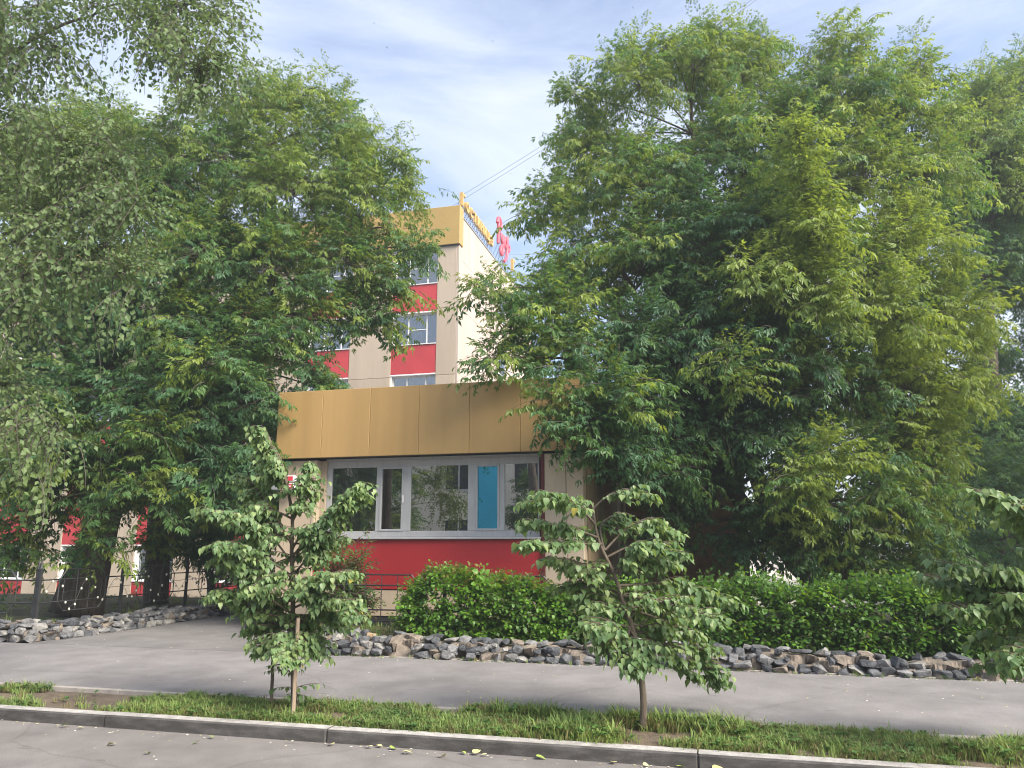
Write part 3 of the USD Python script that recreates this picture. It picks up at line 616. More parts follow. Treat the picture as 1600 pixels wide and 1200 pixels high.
# red script word drawn as thick strokes, reading away from the street
def stroke(P, r=.12): 
    P = smoothline(np.array(P, float), max(10, 5 * len(P))); return tube(np.c_[np.full(len(P), 0), P], r, 8)
script = [('letter', [[(.10, -.25), (.12, .6), (.22, 1.5)], [(-.12, 1.15), (.2, 1.62), (.62, 1.55), (.70, 1.15), (.45, .82), (.15, .78)]]),
          ('letter', [[(.85, .75), (.88, .3), (1.12, .22), (1.35, .45)], [(1.38, .8), (1.32, .1), (1.05, -.7), (.72, -.75), (.75, -.35), (1.25, .05), (1.6, .3)]]),
          ('letter', [[(2.1, .72), (1.85, .80), (1.68, .5), (1.80, .2), (2.15, .25), (2.35, .45)]]),
          ('letter', [[(2.42, 1.1), (2.45, .4), (2.55, .2), (2.85, .22), (2.95, .45), (2.72, .6), (2.48, .45)], [(2.45, .3), (2.2, -.5), (1.5, -1.05)]])]
o = np.array([XC - .05, onx(780, 385, XC)[1] - .1, 17.72]); sc = .80
for nm, strokes in script:
    part(sr, nm, [(s[0] * sc * np.array([1, 1, 1.0]) + o, s[1]) for s in map(stroke, strokes)], 'letter_red', smooth=50)
for q in (.1, .7, 1.3, 1.9, 2.5):
    yq = o[1] + q * sc; part(sr, 'strut', cat_([strut((XC - .05, yq, 16.33), (XC - .05, yq, 18.2)), strut((XC - .6, yq + .1, 16.36), (XC - .05, yq, 17.6)), strut((XC - .05, yq, 16.35), (XC - .05, yq + .5, 17.6), .012)]), 'strut')
v, f = letter('Г', .72, .16); v[:, 1] -= v[:, 1].min(); p2 = onx(801, 424, XC)
sx = thing('rooftop_letter', 'last gold letter on the roof, right of the red script at the tree', 'roof sign', (XC, p2[1], 16.35))
part(sx, 'letter', (v + np.array([xs_, p2[1], 17.0]), f), 'letter_gold'); part(sx, 'strut', cat_([strut((xs_ + .06, p2[1] + .1, 16.33), (xs_ + .06, p2[1] + .1, 17.2)), strut((xs_ - .4, p2[1] + .1, 16.36), (xs_ + .06, p2[1] + .1, 17.2))]), 'strut')

# ---------------------------------------------------------------- direction signs on the corner of the annex
for i, (pz, lab) in enumerate(((748, 'upper red arrow sign in a silver box on the corner of the low building'), (760, 'lower red arrow sign with white line of writing, under the first one'))):
    c = ony(441, pz, 12.12); t = thing('direction_sign', lab, 'sign', c)
    w, h, d = .23, .058, .11
    part(t, 'sign_box', bx(c[0] - w, c[0] + w, c[1], c[1] + d, c[2] - h, c[2] + h, .02), 'sign_silver')
    part(t, 'white_border', bx(c[0] - .06, c[0] + w - .01, c[1] - .004, c[1] - .0005, c[2] - h + .01, c[2] + h - .01), 'sign_white')
    part(t, 'red_face', bx(c[0] - .05, c[0] + w - .02, c[1] - .008, c[1] - .0045, c[2] - h + .02, c[2] + h - .02), 'sign_red')
    if i: part(t, 'lettering', [bx(c[0] - .03 + .026 * q, c[0] - .014 + .026 * q, c[1] - .0105, c[1] - .0085, c[2] - .014, c[2] + (.012 if q % 3 else .018)) for q in range(8)], 'sign_white')
    part(t, 'bracket', bx(c[0] + w - .10, c[0] + w - .05, c[1] + d + .001, YP - .001, c[2] - .015, c[2] + .015), 'iron_grey')

# ---------------------------------------------------------------- iron fences
def fence(t, P0, P1, z0, posts, mt, post_h=.80):
    P0, P1 = np.array(P0, float), np.array(P1, float); n = posts; D = (P1 - P0)
    pts = [P0 + D * i / n for i in range(n + 1)]
    for p in pts:
        part(t, 'post', [bx(p[0] - .022, p[0] + .022, p[1] - .022, p[1] + .022, z0 - .1, z0 + post_h), trimesh.creation.cone(radius=.035, height=.17, sections=6, transform=trimesh.transformations.translation_matrix([p[0], p[1], z0 + post_h])),
                         trimesh.creation.icosphere(1, .035).apply_translation([p[0], p[1], z0 + post_h])], mt)
    for a, b in zip(pts[:-1], pts[1:]):
        L = np.linalg.norm(b - a); u = (b - a) / L
        def q(s, z): return np.array([*(a + u * s), z0 + z])
        e = .40; r_ = .011
        lines = [[(0.02, .62), (e, .62), (e + .14, .78), (L - e - .14, .78), (L - e, .62), (L - .02, .62)], [(0.02, .26), (e, .26), (e + .14, .10), (L - e - .14, .10), (L - e, .26), (L - .02, .26)],
                 [(e, .26), (e, .62)], [(L - e, .26), (L - e, .62)], [(e, .62), (L - e, .62)], [(e, .26), (L - e, .26)]]
        rails = [tube([q(*A), q(*B)], r_, 4) for l in lines for A, B in zip(l[:-1], l[1:])]
        part(t, 'rail_panel', rails, mt)
        k = max(2, int((L - 2 * e) / .22))
        for i in range(k): s = e + .1 + (L - 2 * e - .2) * i / (k - 1); part(t, 'bar', tube([q(s, .10 if .14 < s - e and s < L - e - .14 else .26), q(s, .78 if .14 < s - e and s < L - e - .14 else .62)], .007, 4), mt)
FX, FY, FZ = -10.66, 10.55, .40
fl = thing('iron_fence', 'dark wrought iron fence with spear tips above the left stone wall, hung with bulbs', 'fence', (FX, 13, .3))
fence(fl, (FX, FY), (FX, FY + 9.2), FZ, 5, 'iron_grey'); fence(fl, (FX - 6.0, FY), (FX - .05, FY), FZ, 3, 'iron_grey')
fr = thing('iron_fence', 'dark wrought iron fence with angular frames behind the right stone wall and hedge', 'fence', (-4, 11.3, .3))
x0f = ony(500, 940, 11.25)[0]
fence(fr, (x0f, 11.25), (x0f + 2.05 * 2, 11.25), .36, 2, 'iron')
sl = thing('string_lights', 'string of small pale bulbs draped over the iron fence', 'string lights', (FX, 12, .8))
r3 = random.Random(21); P = []; ny_ = 84
for i in range(ny_ + 1):
    s = i / ny_ * 8.6; P.append((FX + .05 + .02 * r3.random(), FY + .1 + s, FZ + .45 + .28 * math.sin(i * .93) * (0.7 + .3 * math.sin(i * .31)) + r3.uniform(-.05, .05)))
P += [(FX - .05 - .06 * k, FY - .04, FZ + .4 + .25 * math.sin(k * .8)) for k in range(0, 1)]
P = np.array(P); part(sl, 'cord', tube(P, .004, 4), 'iron')
for i in range(0, ny_ + 1):
    q = P[i] + np.array([.012, -.012, -.03]); b = trimesh.creation.icosphere(1, .017); b.apply_scale([1, 1, 1.4]); part(sl, 'bulb', trimesh.Trimesh(b.vertices + q, b.faces, process=False), 'bulb', smooth=True)

# ---------------------------------------------------------------- trees
def big_tree(name, label, base, stems, lobes, protos, seed, D0, group=None, mt='bark', density=1.0, back=1.7, spray=1.0, weights=None, extra=None, droop=.25, limb=1.0):
    """stems: lists of (point, radius); lobes: (px, py, radius px, depth offset[, proto list]) from the outline of the crown, each put at its own depth."""
    g = np.random.default_rng(seed); t = thing(name, label, 'tree', base, group)
    nodes = []
    wood = []
    for st in stems:
        P = smoothline(np.array([p for p, _ in st]), 5 * len(st)); rr = np.interp(np.linspace(0, 1, len(P)), np.linspace(0, 1, len(st)), [r_ for _, r_ in st])
        bumpy = P + g.normal(0, .012, P.shape); bumpy[0] = P[0]
        part(t, 'trunk', tube(bumpy, rr, 12), mt, smooth=True)
        nodes += [(p, r_) for p, r_ in zip(P[len(P) // 4:], rr[len(P) // 4:])]
    NP, NR = np.array([p for p, _ in nodes]), np.array([r_ for _, r_ in nodes])
    pos, yaw, pit, rol, scl, idx = [], [], [], [], [], []
    alln = list(protos); twigs = []
    L2 = []
    for lb in lobes:
        px, py, R, dd = lb[:4]; pl = lb[4] if len(lb) > 4 else protos
        L2.append((px, py, R, dd, pl))
        if R >= 60 and back: L2.append((px + g.uniform(-15, 15), py + g.uniform(-15, 15), R * .92, dd + back, protos))
    for px, py, R, dd, pl in L2:
        D = D0 + dd; c = at(px, py, D); r_ = R * D / 1226.0
        if c[2] - r_ < .5: c[2] = .5 + r_
        k = np.argmin(np.linalg.norm(NP - c, axis=1) + 1.2 * np.maximum(0, NP[:, 2] - c[2] + .3)); s0 = NP[k]; dist = np.linalg.norm(c - s0)
        mid = (s0 + c) / 2 + np.array([0, 0, .18 * dist]) + g.normal(0, .05 * dist, 3)
        wood.append(tube(bez(s0, mid, c, 8), np.linspace(min(NR[k] * .45, .018 + .010 * dist) * limb, .008 * limb, 8), 6, False))
        n = int((24 * r_ * r_ + 5) * density)
        d = g.normal(size=(n, 3)); d /= np.linalg.norm(d, axis=1, keepdims=True); d[:, 2] = np.where(d[:, 2] < -.5, -d[:, 2], d[:, 2])
        rad = max(r_ - .30 * spray, .4 * r_) * g.uniform(.35, 1.0, n) ** .6 * g.uniform(.85, 1.12, n)
        tp = c + d * rad[:, None]
        gap = meshkit.noise(tp * 1.1, seed)
        for i in range(n):
            if gap[i] < .19 and R > 40: continue
            up = d[i][2] > .55
            twigs.append(tube(bez(c, (c + tp[i]) / 2 + g.normal(0, .06, 3), tp[i], 4), np.linspace(.007, .003, 4), 3, False))
            m = 5
            az = math.atan2(d[i][1], d[i][0])
            if up:      # an upright shoot with sprays all round it
                tall = g.random() < .18 and (R > 40 or py < 130); nn = 12 if tall else 6; hgt = (g.uniform(1.1, 1.6) if tall else g.uniform(.35, .8) * min(1, R / 62)) * spray
                for j in range(nn):
                    f_ = j / (nn - 1); pos.append(tp[i] + np.array([0, 0, hgt * (f_ - .3)]) + g.normal(0, .03, 3)); yaw.append(g.uniform(0, 6.28)); pit.append(.15 + .75 * f_ + g.normal(0, .15)); rol.append(g.normal(0, .3)); scl.append(spray * (.95 - .4 * f_) * g.uniform(.85, 1.1)); idx.append(pl[g.integers(len(pl))])
            else:
                for j in range(m):
                    pos.append(tp[i] + g.normal(0, .16 * spray, 3)); yaw.append(az + g.normal(0, .75)); pit.append(d[i][2] * .5 - droop + g.normal(0, .25)); rol.append(g.normal(0, .35)); scl.append(spray * g.uniform(.5, 1.25)); idx.append(pl[g.integers(len(pl))])
    part(t, 'limbs', wood, mt, smooth=True)
    part(t, 'twigs', twigs, 'bark_grey', kind='stuff')
    uniq = sorted(set(idx)); ix = [uniq.index(q) for q in idx]
    instancer(t, 'crown', uniq, np.array(pos), eul(yaw, pit, rol), scl, ix, kind='stuff')
    print(name, len(pos), 'sprays')
    return t
def stem(pts, radii, D): return [(at(px, py, D + (dd[0] if dd else 0)), r_) for (px, py, *dd), r_ in zip(pts, radii)]
# right: many-stemmed ash-leaved maple, sunlight put into the leaf colours of its right flank
DR = 14.5
base = at(1290, 925, 15.0)
E_, B_, W_, Dp = P_ELDER, P_SUNLIT, P_WARM, P_DEEP
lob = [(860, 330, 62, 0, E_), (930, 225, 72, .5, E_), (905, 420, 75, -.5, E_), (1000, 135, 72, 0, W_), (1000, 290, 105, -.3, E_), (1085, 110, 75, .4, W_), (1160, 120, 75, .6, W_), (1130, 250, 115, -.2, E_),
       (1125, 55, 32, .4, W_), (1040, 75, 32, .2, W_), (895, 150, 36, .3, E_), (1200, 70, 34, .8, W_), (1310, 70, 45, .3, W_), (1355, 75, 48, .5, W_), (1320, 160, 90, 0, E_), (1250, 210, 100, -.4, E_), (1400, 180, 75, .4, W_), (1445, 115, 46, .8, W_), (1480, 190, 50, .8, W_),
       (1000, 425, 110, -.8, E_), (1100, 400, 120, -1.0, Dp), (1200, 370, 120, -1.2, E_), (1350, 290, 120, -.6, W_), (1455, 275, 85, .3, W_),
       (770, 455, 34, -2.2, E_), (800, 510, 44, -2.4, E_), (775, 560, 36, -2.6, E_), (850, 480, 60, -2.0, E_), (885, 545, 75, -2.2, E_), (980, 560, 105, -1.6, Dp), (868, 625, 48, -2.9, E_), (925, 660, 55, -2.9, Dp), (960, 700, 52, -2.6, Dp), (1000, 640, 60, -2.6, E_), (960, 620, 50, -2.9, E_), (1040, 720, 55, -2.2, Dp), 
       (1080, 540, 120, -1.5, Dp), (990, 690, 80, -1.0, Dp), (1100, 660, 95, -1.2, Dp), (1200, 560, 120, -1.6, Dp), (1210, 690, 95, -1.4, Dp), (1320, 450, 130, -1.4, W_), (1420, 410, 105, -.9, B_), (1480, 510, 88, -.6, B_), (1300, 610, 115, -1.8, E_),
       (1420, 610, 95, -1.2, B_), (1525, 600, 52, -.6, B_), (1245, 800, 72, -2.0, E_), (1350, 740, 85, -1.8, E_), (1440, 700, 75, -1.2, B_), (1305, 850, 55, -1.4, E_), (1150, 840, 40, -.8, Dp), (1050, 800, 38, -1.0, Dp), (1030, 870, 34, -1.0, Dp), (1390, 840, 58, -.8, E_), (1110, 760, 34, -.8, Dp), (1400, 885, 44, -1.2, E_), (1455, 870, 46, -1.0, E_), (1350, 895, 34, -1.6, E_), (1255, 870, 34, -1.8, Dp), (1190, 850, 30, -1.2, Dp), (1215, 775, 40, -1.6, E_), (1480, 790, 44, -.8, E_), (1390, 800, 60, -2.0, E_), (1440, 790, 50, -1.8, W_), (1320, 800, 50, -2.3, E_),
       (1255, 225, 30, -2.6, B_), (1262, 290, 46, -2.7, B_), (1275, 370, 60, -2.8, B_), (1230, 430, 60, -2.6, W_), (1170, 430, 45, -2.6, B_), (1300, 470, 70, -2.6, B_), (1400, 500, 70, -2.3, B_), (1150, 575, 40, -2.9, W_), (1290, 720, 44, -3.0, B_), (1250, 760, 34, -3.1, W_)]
big_tree('maple_tree', 'large many-stemmed green tree right of the low building, sunlight painted into the leaves of its right flank', base,
         [stem([(1300, 930, .3), (1290, 840), (1260, 700), (1240, 500), (1230, 300), (1215, 160)], [.26, .22, .18, .13, .08, .03], 15.0), stem([(1285, 930, .2), (1235, 870), (1165, 790, -.3), (1110, 715, -.6), (1040, 560, -.8), (960, 400, -.9)], [.20, .17, .14, .12, .08, .03], 15.0),
          stem([(1310, 930, .2), (1345, 840), (1405, 740, -.3), (1380, 600), (1400, 400), (1420, 230)], [.20, .18, .16, .12, .09, .03], 15.0), stem([(1292, 930), (1225, 840, .5), (1180, 740, .8), (1130, 560, .8), (1090, 330, .6), (1080, 160, .5)], [.2, .17, .15, .12, .08, .03], 15.0)],
         lob, P_ELDER, 101, DR)
big_tree('maple_tree', 'tall greyish green tree at the right edge behind the sunlit one', at(1570, 915, 21),
         [stem([(1570, 915), (1560, 700), (1545, 450), (1560, 250)], [.24, .2, .13, .04], 21), stem([(1590, 915), (1640, 600), (1680, 350)], [.2, .15, .04], 21)],
         [(1545, 170, 62, 0, P_WARM), (1590, 150, 66, 0, P_WARM), (1495, 215, 55, 0, P_WARM), (1500, 300, 60, .3, P_WARM), (1515, 420, 50, .4), (1560, 225, 60, -1.0, P_WARM), (1600, 310, 70, -1.2, P_WARM), (1590, 400, 50, -1.0), (1510, 650, 60, 0), (1480, 720, 50, .3), (1560, 260, 80, 0), (1640, 290, 100, 0), (1535, 350, 75, .3), (1560, 455, 55, .8), (1640, 440, 80, 1), (1545, 560, 40, 1), (1620, 560, 55, 1.), (1560, 690, 90, -.5), (1650, 700, 100, 0), (1500, 780, 65, 0), (1580, 800, 80, -.5), (1490, 870, 50, -.3), (1570, 880, 60, -.5), (1660, 850, 80, 0), (1720, 450, 120, 0), (1750, 650, 120, 0), (1740, 250, 110, 0)],
         P_DEEP, 102, 21, spray=1.15, back=2.2)
# left: large ash-leaved maple in front of the tall building
lobB = [(275, 205, 55, .3, W_), (195, 215, 62, .5, W_), (110, 200, 60, .8, W_), (40, 225, 60, 1.0, W_), (260, 280, 60, .2, E_),(480, 150, 44, .3, W_), (430, 190, 75, .2, W_), (520, 200, 62, .3, W_), (575, 235, 52, .4, W_), (625, 255, 34, .5, W_), (640, 300, 28, .5, W_), (560, 310, 85, 0, W_), (450, 300, 105, -.3, W_), (350, 250, 95, 0, E_), (330, 165, 55, .5, W_), (390, 145, 40, .5, W_), (610, 355, 55, 0, E_), (655, 385, 30, .1, E_),
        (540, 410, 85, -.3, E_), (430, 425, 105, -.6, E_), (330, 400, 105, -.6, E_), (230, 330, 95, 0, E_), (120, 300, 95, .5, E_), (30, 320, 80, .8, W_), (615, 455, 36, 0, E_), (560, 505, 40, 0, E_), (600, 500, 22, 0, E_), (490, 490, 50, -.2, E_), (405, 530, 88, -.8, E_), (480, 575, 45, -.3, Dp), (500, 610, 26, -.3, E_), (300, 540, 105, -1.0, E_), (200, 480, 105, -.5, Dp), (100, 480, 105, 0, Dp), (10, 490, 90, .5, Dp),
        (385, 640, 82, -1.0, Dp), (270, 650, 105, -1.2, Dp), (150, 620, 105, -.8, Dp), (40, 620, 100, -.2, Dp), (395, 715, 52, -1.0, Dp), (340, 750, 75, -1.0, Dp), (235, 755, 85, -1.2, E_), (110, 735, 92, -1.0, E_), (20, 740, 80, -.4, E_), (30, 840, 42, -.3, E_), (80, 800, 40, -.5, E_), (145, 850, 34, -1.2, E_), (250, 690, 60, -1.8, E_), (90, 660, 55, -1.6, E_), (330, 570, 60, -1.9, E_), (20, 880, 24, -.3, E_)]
bt = big_tree('maple_tree', 'broad dark green tree left of the low building with leaning thick trunk', at(125, 948, 15.5),
         [stem([(118, 960), (135, 900), (165, 800), (195, 720), (240, 560), (300, 400), (380, 280), (440, 200)], [.50, .33, .27, .24, .2, .14, .09, .03], 15.5), stem([(165, 800), (130, 650), (90, 480), (60, 330)], [.2, .16, .1, .03], 15.5), stem([(195, 720), (300, 600), (430, 470), (560, 340), (600, 290)], [.16, .13, .1, .06, .02], 15.5)],
         lobB, P_ELDER, 103, 15.0)
big_tree('maple_tree', 'shaded slender tree standing behind the iron fence beside the entry path', at(243, 935, 17.5),
         [stem([(243, 945), (246, 850), (255, 720), (290, 560), (330, 420)], [.27, .23, .19, .13, .04], 17.5), stem([(330, 930), (325, 850), (310, 720)], [.10, .08, .04], 19)],
         [(300, 850, 44, .6, Dp), (385, 810, 60, .8, Dp), (350, 880, 34, .8, Dp), (400, 880, 34, 1.2, Dp), (300, 740, 80, .8, Dp), (395, 740, 66, 1.0, Dp), (430, 660, 40, 1.5, Dp), (240, 850, 20, -.4, E_), (200, 760, 70, .8, Dp), (420, 800, 34, 2.5, Dp), (330, 800, 60, 2.5, Dp)], P_DEEP, 104, 17.5, density=1.1)
# upper left: poplar whose trunk stands just outside the frame
lobA = [(335, 18, 34, 0), (285, 10, 34, 0), (225, 0, 38, .1), (290, 66, 20, -.2), (245, 48, 20, 0), (150, 0, 42, .2), (60, 10, 50, .3), (10, 60, 42, .2), (85, 70, 20, .2), (15, 135, 34, .2), (340, 92, 16, -.3), (312, 112, 16, -.3), (20, 205, 42, .2), (90, 215, 26, .1), (150, 225, 32, .1), (110, 260, 40, .1), (30, 270, 48, .2), (190, 250, 26, 0), (160, 310, 34, -.1), (80, 340, 42, 0), (15, 380, 42, .1), (205, 330, 20, -.2), (110, 400, 26, -.1), (165, 385, 20, -.2), (40, 430, 26, -.2), (190, 425, 14, -.3), (25, 480, 18, -.3), (25, 650, 28, -.3), (62, 685, 16, -.3), (5, 600, 18, -.2)]
big_tree('poplar_tree', 'poplar with small heart-shaped leaves overhanging the upper left corner', at(-120, 1010, 8.2),
         [stem([(-170, 1060), (-120, 700), (-60, 350), (-15, 120), (5, -60)], [.20, .18, .14, .11, .08], 8.3), stem([(-90, 500), (40, 340), (170, 280), (250, 260)], [.035, .018, .010, .004], 8.3), stem([(-10, 100), (120, 30), (260, -10)], [.03, .016, .006], 8.3)],
         lobA, P_POPLAR, 105, 7.9, mt='bark_grey', density=1.8, limb=.35, back=0, spray=1.0, droop=.55)
# dark shrubs under the right-hand trees
big_tree('dark_shrub', 'dark leafy shrub thicket behind the hedge at the right edge', at(1500, 930, 17),
         [stem([(1500, 930), (1480, 840), (1460, 760)], [.08, .05, .02], 17), stem([(1550, 930), (1570, 850), (1590, 780)], [.08, .05, .02], 17)],
         [(1480, 850, 50, 0), (1540, 840, 66, .3), (1600, 850, 70, 0), (1450, 905, 28, -.4), (1540, 910, 50, -.6), (1620, 780, 70, .5), (1560, 760, 44, .6)], P_DEEP, 106, 17, spray=.9)

# ---------------------------------------------------------------- hedges and shrubs
def hedge(label, pxa, pxb, top, y0, y1, z0, protos, tips, seed, dens=1.0):
    g = np.random.default_rng(seed); xa, xb = ony(pxa, 950, y0)[0], ony(pxb, 950, y0)[0]
    zt = ony((pxa + pxb) / 2, top, (y0 + y1) / 2)[2]; t = thing('hedge', label, 'hedge', ((xa + xb) / 2, (y0 + y1) / 2, z0))
    L = xb - xa; n = int(L * 420 * dens); pos, yaw, pit, idx = [], [], [], []
    for i in range(n):
        x = g.uniform(xa, xb); u = g.random(); top_x = zt + .16 * (sn(x * 1.7, 0, seed) - .5)
        e = min(1, (x - xa) / .3, (xb - x) / .3); top_x -= .22 * (1 - e) ** 2
        hgt = top_x - z0; bulge = .12 * (sn(x * 2.2, i % 7 * .3, 3) - .5)
        if u < .58:   # front
            z = z0 + hgt * g.uniform(.02, 1); pos.append((x, y0 + bulge + .10 * ((z - z0) / hgt) ** 3 + g.uniform(-.04, .18), z)); yaw.append(-1.57 + g.normal(0, .7)); pit.append(.25 + g.normal(0, .35)); idx.append(protos[g.integers(len(protos))])
        elif u < .82: # top
            pos.append((x, g.uniform(y0, y1), top_x + g.uniform(-.14, .02))); yaw.append(g.uniform(0, 6.28)); pit.append(g.uniform(.6, 1.5)); idx.append((tips or protos)[g.integers(len(tips or protos))] if g.random() < .75 else protos[0])
        elif u < .9:  # ends
            s = g.random() < .5; pos.append((xa + .05 if s else xb - .05, g.uniform(y0, y1), z0 + hgt * g.uniform(.05, .9))); yaw.append((3.14 if s else 0) + g.normal(0, .6)); pit.append(.2 + g.normal(0, .3)); idx.append(protos[g.integers(len(protos))])
        else:
            pos.append((x, y1 - g.uniform(0, .15), z0 + hgt * g.uniform(.02, 1))); yaw.append(1.57 + g.normal(0, .6)); pit.append(.2); idx.append(protos[g.integers(len(protos))])
    u_ = sorted(set(idx)); instancer(t, 'foliage', u_, np.array(pos), eul(yaw, pit, g.normal(0, .4, len(pos))), g.uniform(.8, 1.2, len(pos)), [u_.index(q) for q in idx], kind='stuff')
    st = []
    for i in range(int(L * 7)):
        x = g.uniform(xa + .1, xb - .1); y = g.uniform(y0 + .1, y1 - .1); st.append(tube(bez(np.array([x, y, z0 - .1]), np.array([x + g.normal(0, .05), y, z0 + .4]), np.array([x + g.normal(0, .2), y + g.normal(0, .1), zt - .1]), 5), np.linspace(.012, .004, 5), 4, False))
    part(t, 'stems', st, 'bark', kind='stuff')
hedge('bright green clipped hedge in front of the red panel', 634, 850, 914, 10.62, 11.15, .25, P_HEDGE, P_TIP, 201)
hedge('green hedge right of the bright one, behind the leaning young tree', 852, 1040, 934, 10.70, 11.15, .25, P_HEDGE, None, 202, .85)
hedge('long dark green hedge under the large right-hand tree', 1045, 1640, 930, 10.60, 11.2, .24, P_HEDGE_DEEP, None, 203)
g = np.random.default_rng(9); t = thing('red_shrub', 'loose reddish shrub at the foot of the red panel, left of the hedge', 'shrub', ony(545, 970, 11.75))
pos, yaw, pit, idx = [], [], [], []
stems_ = []
for i in range(34):
    b0 = ony(545, 975, 11.75); e = ony(g.uniform(498, 582), g.uniform(845, 955), 11.55 + g.uniform(-.3, .3)); cv = bez(b0, (b0 + e) / 2 + ZUP * .25, e, 9); stems_.append(tube(cv, np.linspace(.012, .003, 9), 4, False))
    for j in range(16): q = cv[int(g.uniform(3, 9))]; pos.append(q + g.normal(0, .05, 3)); yaw.append(g.uniform(0, 6.28)); pit.append(g.uniform(-.3, .8)); idx.append(int(g.integers(3)))
instancer(t, 'foliage', P_RUSSET, np.array(pos), eul(yaw, pit, np.zeros(len(pos))), g.uniform(.7, 1.1, len(pos)), idx, kind='stuff'); part(t, 'stems', stems_, 'bark')

# ---------------------------------------------------------------- young lime trees on the grass strip
def young_lime(label, trunk, branches, D0, seed, leaf=.085, twigs_per=8, extra=()):
    leaf *= .66; r = random.Random(seed); base = at(trunk[0][0], trunk[0][1], D0); t = thing('young_lime_tree', label, 'tree', base)
    TP = smoothline(np.array([at(px, py, D0 + (q[0] if q else 0)) for px, py, *q in trunk]), 24); TP += np.array([[.006 * math.sin(i * .9), .006 * math.cos(i * 1.3), 0] for i in range(24)])
    part(t, 'trunk', tube(TP, np.linspace(.030, .009, 24), 8), 'bark_lime', smooth=True)
    leaves, wood = [], []
    def twig(P, n, size):
        wood.append(tube(P, np.linspace(.004, .0015, len(P)), 4, False))
        for i in range(n):
            f_ = (i + .6) / n; b = P[min(len(P) - 1, int(f_ * len(P)))]; d = P[min(len(P) - 1, int(f_ * len(P)) + 1)] - P[max(0, int(f_ * len(P)) - 1)]
            az = math.atan2(d[1], d[0]); side = 1 if i % 2 else -1; s = size * r.uniform(.5, 1.2)
            q = heart_leaf(s, s * r.uniform(.62, .9), r.uniform(.1, .6), r)
            q = rot(q, r.uniform(-.35, .35), r.uniform(-1.25, -.15), r.uniform(-.45, .45), (s * .35, 0, -s * .12))
            leaves.append(rot(q, az + side * r.uniform(.35, 1.3), 0, 0, b))
    for br in branches:
        dd = r.uniform(-.3, .3)
        P = smoothline(np.array([at(px, py, D0 + (q[0] if q else dd * k)) for k, (px, py, *q) in enumerate(br)]), 20)
        wood.append(tube(P, np.linspace(.012, .003, 20), 5, False)); L = np.linalg.norm(np.diff(P, axis=0), axis=1).sum()
        twig(P[12:], int(max(5, L * 14)), leaf)
        for k in range(int(6.4 * twigs_per * max(.6, L))):
            i = int(r.uniform(5, 19)); d = P[min(19, i + 1)] - P[i - 1]; az = math.atan2(d[1], d[0]) + r.choice((-1, 1)) * r.uniform(.3, 1.2); ln = r.uniform(.10, .36) * (1.15 - .035 * i); el = r.uniform(-.15, .45)
            e = P[i] + ln * np.array([math.cos(az) * math.cos(el), math.sin(az) * math.cos(el), math.sin(el)])
            twig(bez(P[i], (P[i] + e) / 2 + ZUP * .03, e - ZUP * .04, 8), r.randint(6, 10), leaf)
    for px, py, n in extra:
        b = at(px, py, D0); 
        for k in range(n): a = r.uniform(0, 6.28); e = b + .22 * np.array([math.cos(a), math.sin(a), r.uniform(-.2, .4)]); twig(bez(b, (b + e) / 2 + ZUP * .03, e, 8), 8, leaf)
    part(t, 'branches', wood, 'bark_lime', smooth=True)
    # the leaves nearest the camera are parts of their own
    cen = np.array([l[0].mean(0) for l in leaves]); order = np.argsort(np.linalg.norm(cen - CAM, axis=1))
    for k in order[:290]:
        part(t, 'leaf', leaves[k], r.choices(['lime_leaf', 'lime_leaf_pale', 'lime_leaf_yellow'], [.68, .30, .02])[0], smooth=True)
    rest = list(order[290:]); r.shuffle(rest); c = int(len(rest) * .70)
    part(t, 'foliage', [leaves[k] for k in rest[:c]], 'lime_leaf', kind='stuff', smooth=True)
    if rest[c:]: part(t, 'foliage', [leaves[k] for k in rest[c:]], 'lime_leaf_pale', kind='stuff', smooth=True)
    print(label, len(leaves), 'leaves')
def dep(px, py, z=.12): return float((onz(px, py, z) - CAM) @ FWD)
d1 = dep(459, 1106)
young_lime('upright young lime tree between two wooden stakes in front of the low building', [(459, 1106), (458, 1000), (457, 880), (455, 800), (440, 730), (412, 668)],
    [[(455, 800), (440, 730), (408, 664)], [(453, 780), (430, 700), (415, 680)], [(456, 880), (395, 815), (322, 798)], [(455, 850), (410, 775), (384, 742)], [(456, 900), (390, 860), (340, 850)], [(455, 930), (395, 890), (340, 870)], [(457, 960), (385, 925), (328, 938)], [(457, 960), (390, 950), (375, 925)],
     [(457, 870), (510, 805), (562, 752)], [(457, 880), (520, 795), (572, 772)], [(458, 900), (505, 850), (535, 838)], [(458, 920), (510, 900), (540, 895)], [(459, 950), (520, 935), (556, 968)], [(459, 970), (505, 960), (535, 985)], [(458, 990), (420, 975), (400, 990)], [(458, 1000), (425, 1005), (410, 1020)], [(459, 990), (490, 1000), (495, 1025)],
     [(456, 820), (470, 770), (480, 720)], [(455, 810), (420, 800), (400, 830)], [(456, 850), (470, 850), (480, 880)], [(457, 900), (430, 900), (410, 930)], [(457, 900), (470, 920), (490, 950)], [(458, 940), (440, 940), (425, 965)], [(458, 980), (450, 1000), (452, 1040)], [(458, 960), (475, 975), (478, 1005)], [(457, 830), (425, 840), (380, 850)], [(456, 860), (480, 830), (500, 850)]],
    d1, 301, twigs_per=13, extra=tuple((r_x, r_y, 5) for r_x, r_y in ((456, 800), (470, 830), (440, 840), (460, 870), (430, 880), (480, 890), (445, 910), (465, 930), (420, 930), (490, 940), (450, 960), (475, 975), (430, 985), (510, 960), (460, 1000), (440, 1015), (400, 900), (445, 770), (380, 880), (500, 905))) + ((455, 1050, 3), (450, 1020, 5), (462, 1075, 2), (448, 1085, 1)))
sk = dep(459, 1109)
low = [(459, 1092), (480, 1078), (500, 1076)]
